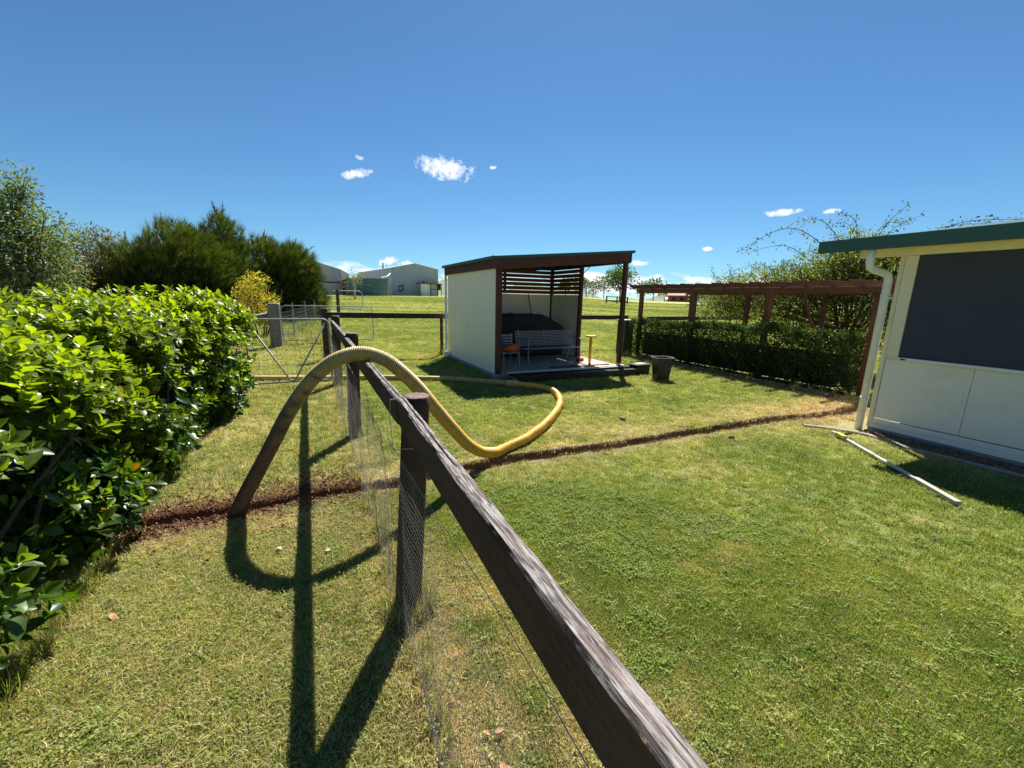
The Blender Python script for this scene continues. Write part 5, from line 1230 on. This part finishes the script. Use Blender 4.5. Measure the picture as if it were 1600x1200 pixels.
def grass():
    # polar sampling round the camera, thinner and larger with distance
    N = 400000; th = rng.uniform(rad(-42), rad(98), N)
    R0, R1 = .9, 75.
    # density ~ d^-1.55 beyond 3 m
    u = rng.random(N); ex = .45
    d = (3. ** ex + u * (R1 ** ex - 3. ** ex)) ** (1 / ex)
    nearf = rng.random(N) < .27; d = np.where(nearf, np.sqrt(R0 ** 2 + rng.random(N) * (3.4 ** 2 - R0 ** 2)), d)
    x, y = d * np.sin(th), d * np.cos(th)
    k = ~blocked(x, y) & (y > .2) | ((d < 3) & ~blocked(x, y)); x, y, d = x[k], y[k], d[k]
    bare, dy, on = bare_at(x, y); inT = (np.abs(dy) < .085) & (x > -2) & (x < 8.25)
    keep = ~inT & (rng.random(len(x)) > bare * .82); x, y, d, bare = x[keep], y[keep], d[keep], bare[keep]
    c, dry = lawn_col(x, y); n = len(x)
    left = 1 - sstep(-.1, .5, x)
    idx = np.where(rng.random(n) < .5, 0, 1)
    r = rng.random(n); idx = np.where(r < .34 * left, 2, idx); r = rng.random(n); idx = np.where((r < .02 + .17 * left + .12 * dry * left) & (d < 14), 3, idx)
    wd_ = sstep(.60, .72, fbm(x * 1.7, y * 1.7, 0, 101)) ; idx = np.where((rng.random(n) < .13 * wd_ + .02) & (d < 12), 5, idx)
    post = np.zeros(n, bool)
    for (px, py) in ((.36, 1.93), (.37, 4.98), (.385, 8.06), (-.97, 14.4), (.33, 11.3), (3.33, 11.36)): post |= (np.hypot(x - px, y - py) < .13) & (rng.random(n) < .4)
    longg = post | ((np.abs(x - .33) < .05) & (rng.random(n) < .05)) | ((x < -1.2) & (y < 7.9) & (rng.random(n) < .16)) | ((x < 1.0) & (y > 14.7) & (y < 24) & (x > -5.5) & (rng.random(n) < .5)) | ((x > 8.2) & (x < 8.5) & (y < 9.8) & (y > 3.5) & (rng.random(n) < .1))
    idx = np.where(longg, 4, idx)
    s = .88 * (np.maximum(d, 3) / 3) ** .62
    s = s * rng.uniform(.8, 1.25, n); sz = np.minimum(s, 1 + (s - 1) * .45) * np.where(idx == 4, rng.uniform(.4, 1.0, n), 1) * (.8 + .5 * fbm(x * 3, y * 3, 0, 111))
    z = terrain(x, y) + (fbm(x * 1.3, y * 1.3, 0, 17) - .5) * .025 * (np.hypot(x - 3, y - 3) < 30)
    far = sstep(16, 34, d)[:, None]
    st = sstep(.42, .62, fbm((x * .83 + y * -.55) / 14 + 3, (x * .55 + y * .83) / 2.6, 0, 44, 4))[:, None]
    pc = np.array([.155, .215, .050]) * (1 - st) + np.array([.29, .31, .115]) * st
    c = c * (1 - far) + pc * far
    straw = (idx == 3); sc = np.array([.50, .44, .24]) * rng.uniform(.6, 1.1, (n, 1)); c = np.where((straw & (rng.random(n) < .75))[:, None], sc * .8 + c * .2, c)
    dryr = (rng.random(n) < (.06 + .14 * left))[:, None]; c = np.where(dryr, np.array([.42, .35, .16]), c)
    c = np.where((idx == 5)[:, None], c * .5 + np.array([.13, .20, .035]) * .5, c)
    c = np.where((idx == 4)[:, None], c * .5 + np.array([.17, .21, .05]) * .5, c)
    c = np.clip(c * rng.uniform(.72, 1.30, (n, 1)) * (1 + .05 * sstep(.4, 1.2, x))[:, None], .004, 1)
    rot = np.stack([rng.normal(size=n) * .12, rng.normal(size=n) * .12, rng.uniform(0, 6.28, n)], 1)
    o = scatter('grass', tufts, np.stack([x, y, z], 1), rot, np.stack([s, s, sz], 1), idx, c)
    tag(o, 'mown sunlit lawn and paddock grass', 'grass', kind='stuff')
    # soil crumbs thrown out beside the trench
    n = 9500; x = rng.uniform(-2.0, 8.4, n); x = np.where(rng.random(n) < .62, rng.uniform(-2, .3, n), x); yc = trench_y(x); w_ = np.where(x < .3, .24, .07)
    y = yc + rng.normal(size=n) * w_; y = np.where(np.abs(y - yc) < .07, y + np.sign(y - yc) * .07, y)
    k = ~((x > 6.2) & (y < 2.95)); x, y = x[k], y[k]; n = len(x); z = terrain(x, y) + (fbm(x * 1.3, y * 1.3, 0, 17) - .5) * .025 + .012
    col = np.array([.15, .075, .048]) * rng.uniform(.5, 1.5, (n, 1)); s = np.where((rng.random(n) < .05) & (x < .2), rng.uniform(1.0, 1.7, n), rng.uniform(.3, .85, n) * np.where(x > .3, .75, 1))[:, None] * np.ones((1, 3))
    o = scatter('soil_crumbs', crumbs, np.stack([x, y, z], 1), rng.uniform(0, 6, (n, 3)), s, rng.integers(0, 3, n), col)
    tag(o, 'crumbled reddish soil thrown out along the narrow trench', 'soil', kind='stuff')
    # bark mulch chips by the house
    n = 2600; x = rng.uniform(6.285, 6.575, n); y = rng.uniform(-1, 2.6, n)
    o = scatter('mulch_chips', crumbs, np.stack([x, y, np.full(n, .022)], 1), rng.uniform(0, 6, (n, 3)), rng.uniform(.4, 1.0, (n, 1)) * np.ones((1, 3)), rng.integers(0, 3, n), np.array([.24, .15, .10]) * rng.uniform(.4, 1.8, (n, 1)))
    tag(o, 'brown bark mulch between kerb and house', 'mulch', kind='stuff')
grass()
# fallen leaves and clods
lv = [(-.30, 2.79, 'pale dry leaf right of the hose shadow'), (-.56, 2.08, 'curled pale leaf low in the left foreground'), (.30, 1.45, 'reddish dead leaf beside the foot of the nearest post'),
      (.42, 1.32, 'brown dead leaf caught under the netting'), (.36, 1.15, 'dark red dead leaf below the rail'), (-1.02, 2.50, 'dark dead leaf near the hedge foot'), (-.02, 2.62, 'small pale leaf inside the shadow loop'), (.27, 4.75, 'pale leaf at the foot of the second fence post')]
m_paleleaf = plain('pale_dead_leaf', (.36, .30, .17), .8, var=.2, scale=40)
lv += [(.36 + .16 * rng.random(), .95 + .75 * rng.random(), 'small reddish dead leaf in the straw under the netting') for _ in range(7)]
for i, (x, y, lb) in enumerate(lv):
    o = link('fallen_leaf', mesh_np('fallen_leaf', OV[0] * (.05 if i < 8 else .035), OV[1], m_dryleaf if i in (2, 3, 4, 5) or i > 7 else m_paleleaf, smooth=True)); o.location = (x, y, .035); o.rotation_euler = (rng.normal() * .3, rng.normal() * .5, rng.uniform(0, 6)); tag(o, lb, 'leaf', 'fallen leaves on the grass')
lump('soil_clod', plain('brown_clod', (.20, .12, .075), .9), (3.81, 4.24, .025), (.035, .05, .03), 'brown clod on the lawn between trench and shed', 'clod', 3, 2, .5)
lump('soil_clod', plain('brown_clod2', (.18, .10, .06), .9), (4.56, 3.12, .02), (.05, .03, .025), 'brown clod on the lawn just in front of the trench', 'clod', 8, 2, .5)
S.cycles.use_denoising = True
S.cycles.denoising_prefilter = 'NONE'
S.cycles.max_bounces = 8; S.cycles.transparent_max_bounces = 8
S.cycles.sample_clamp_indirect = 6
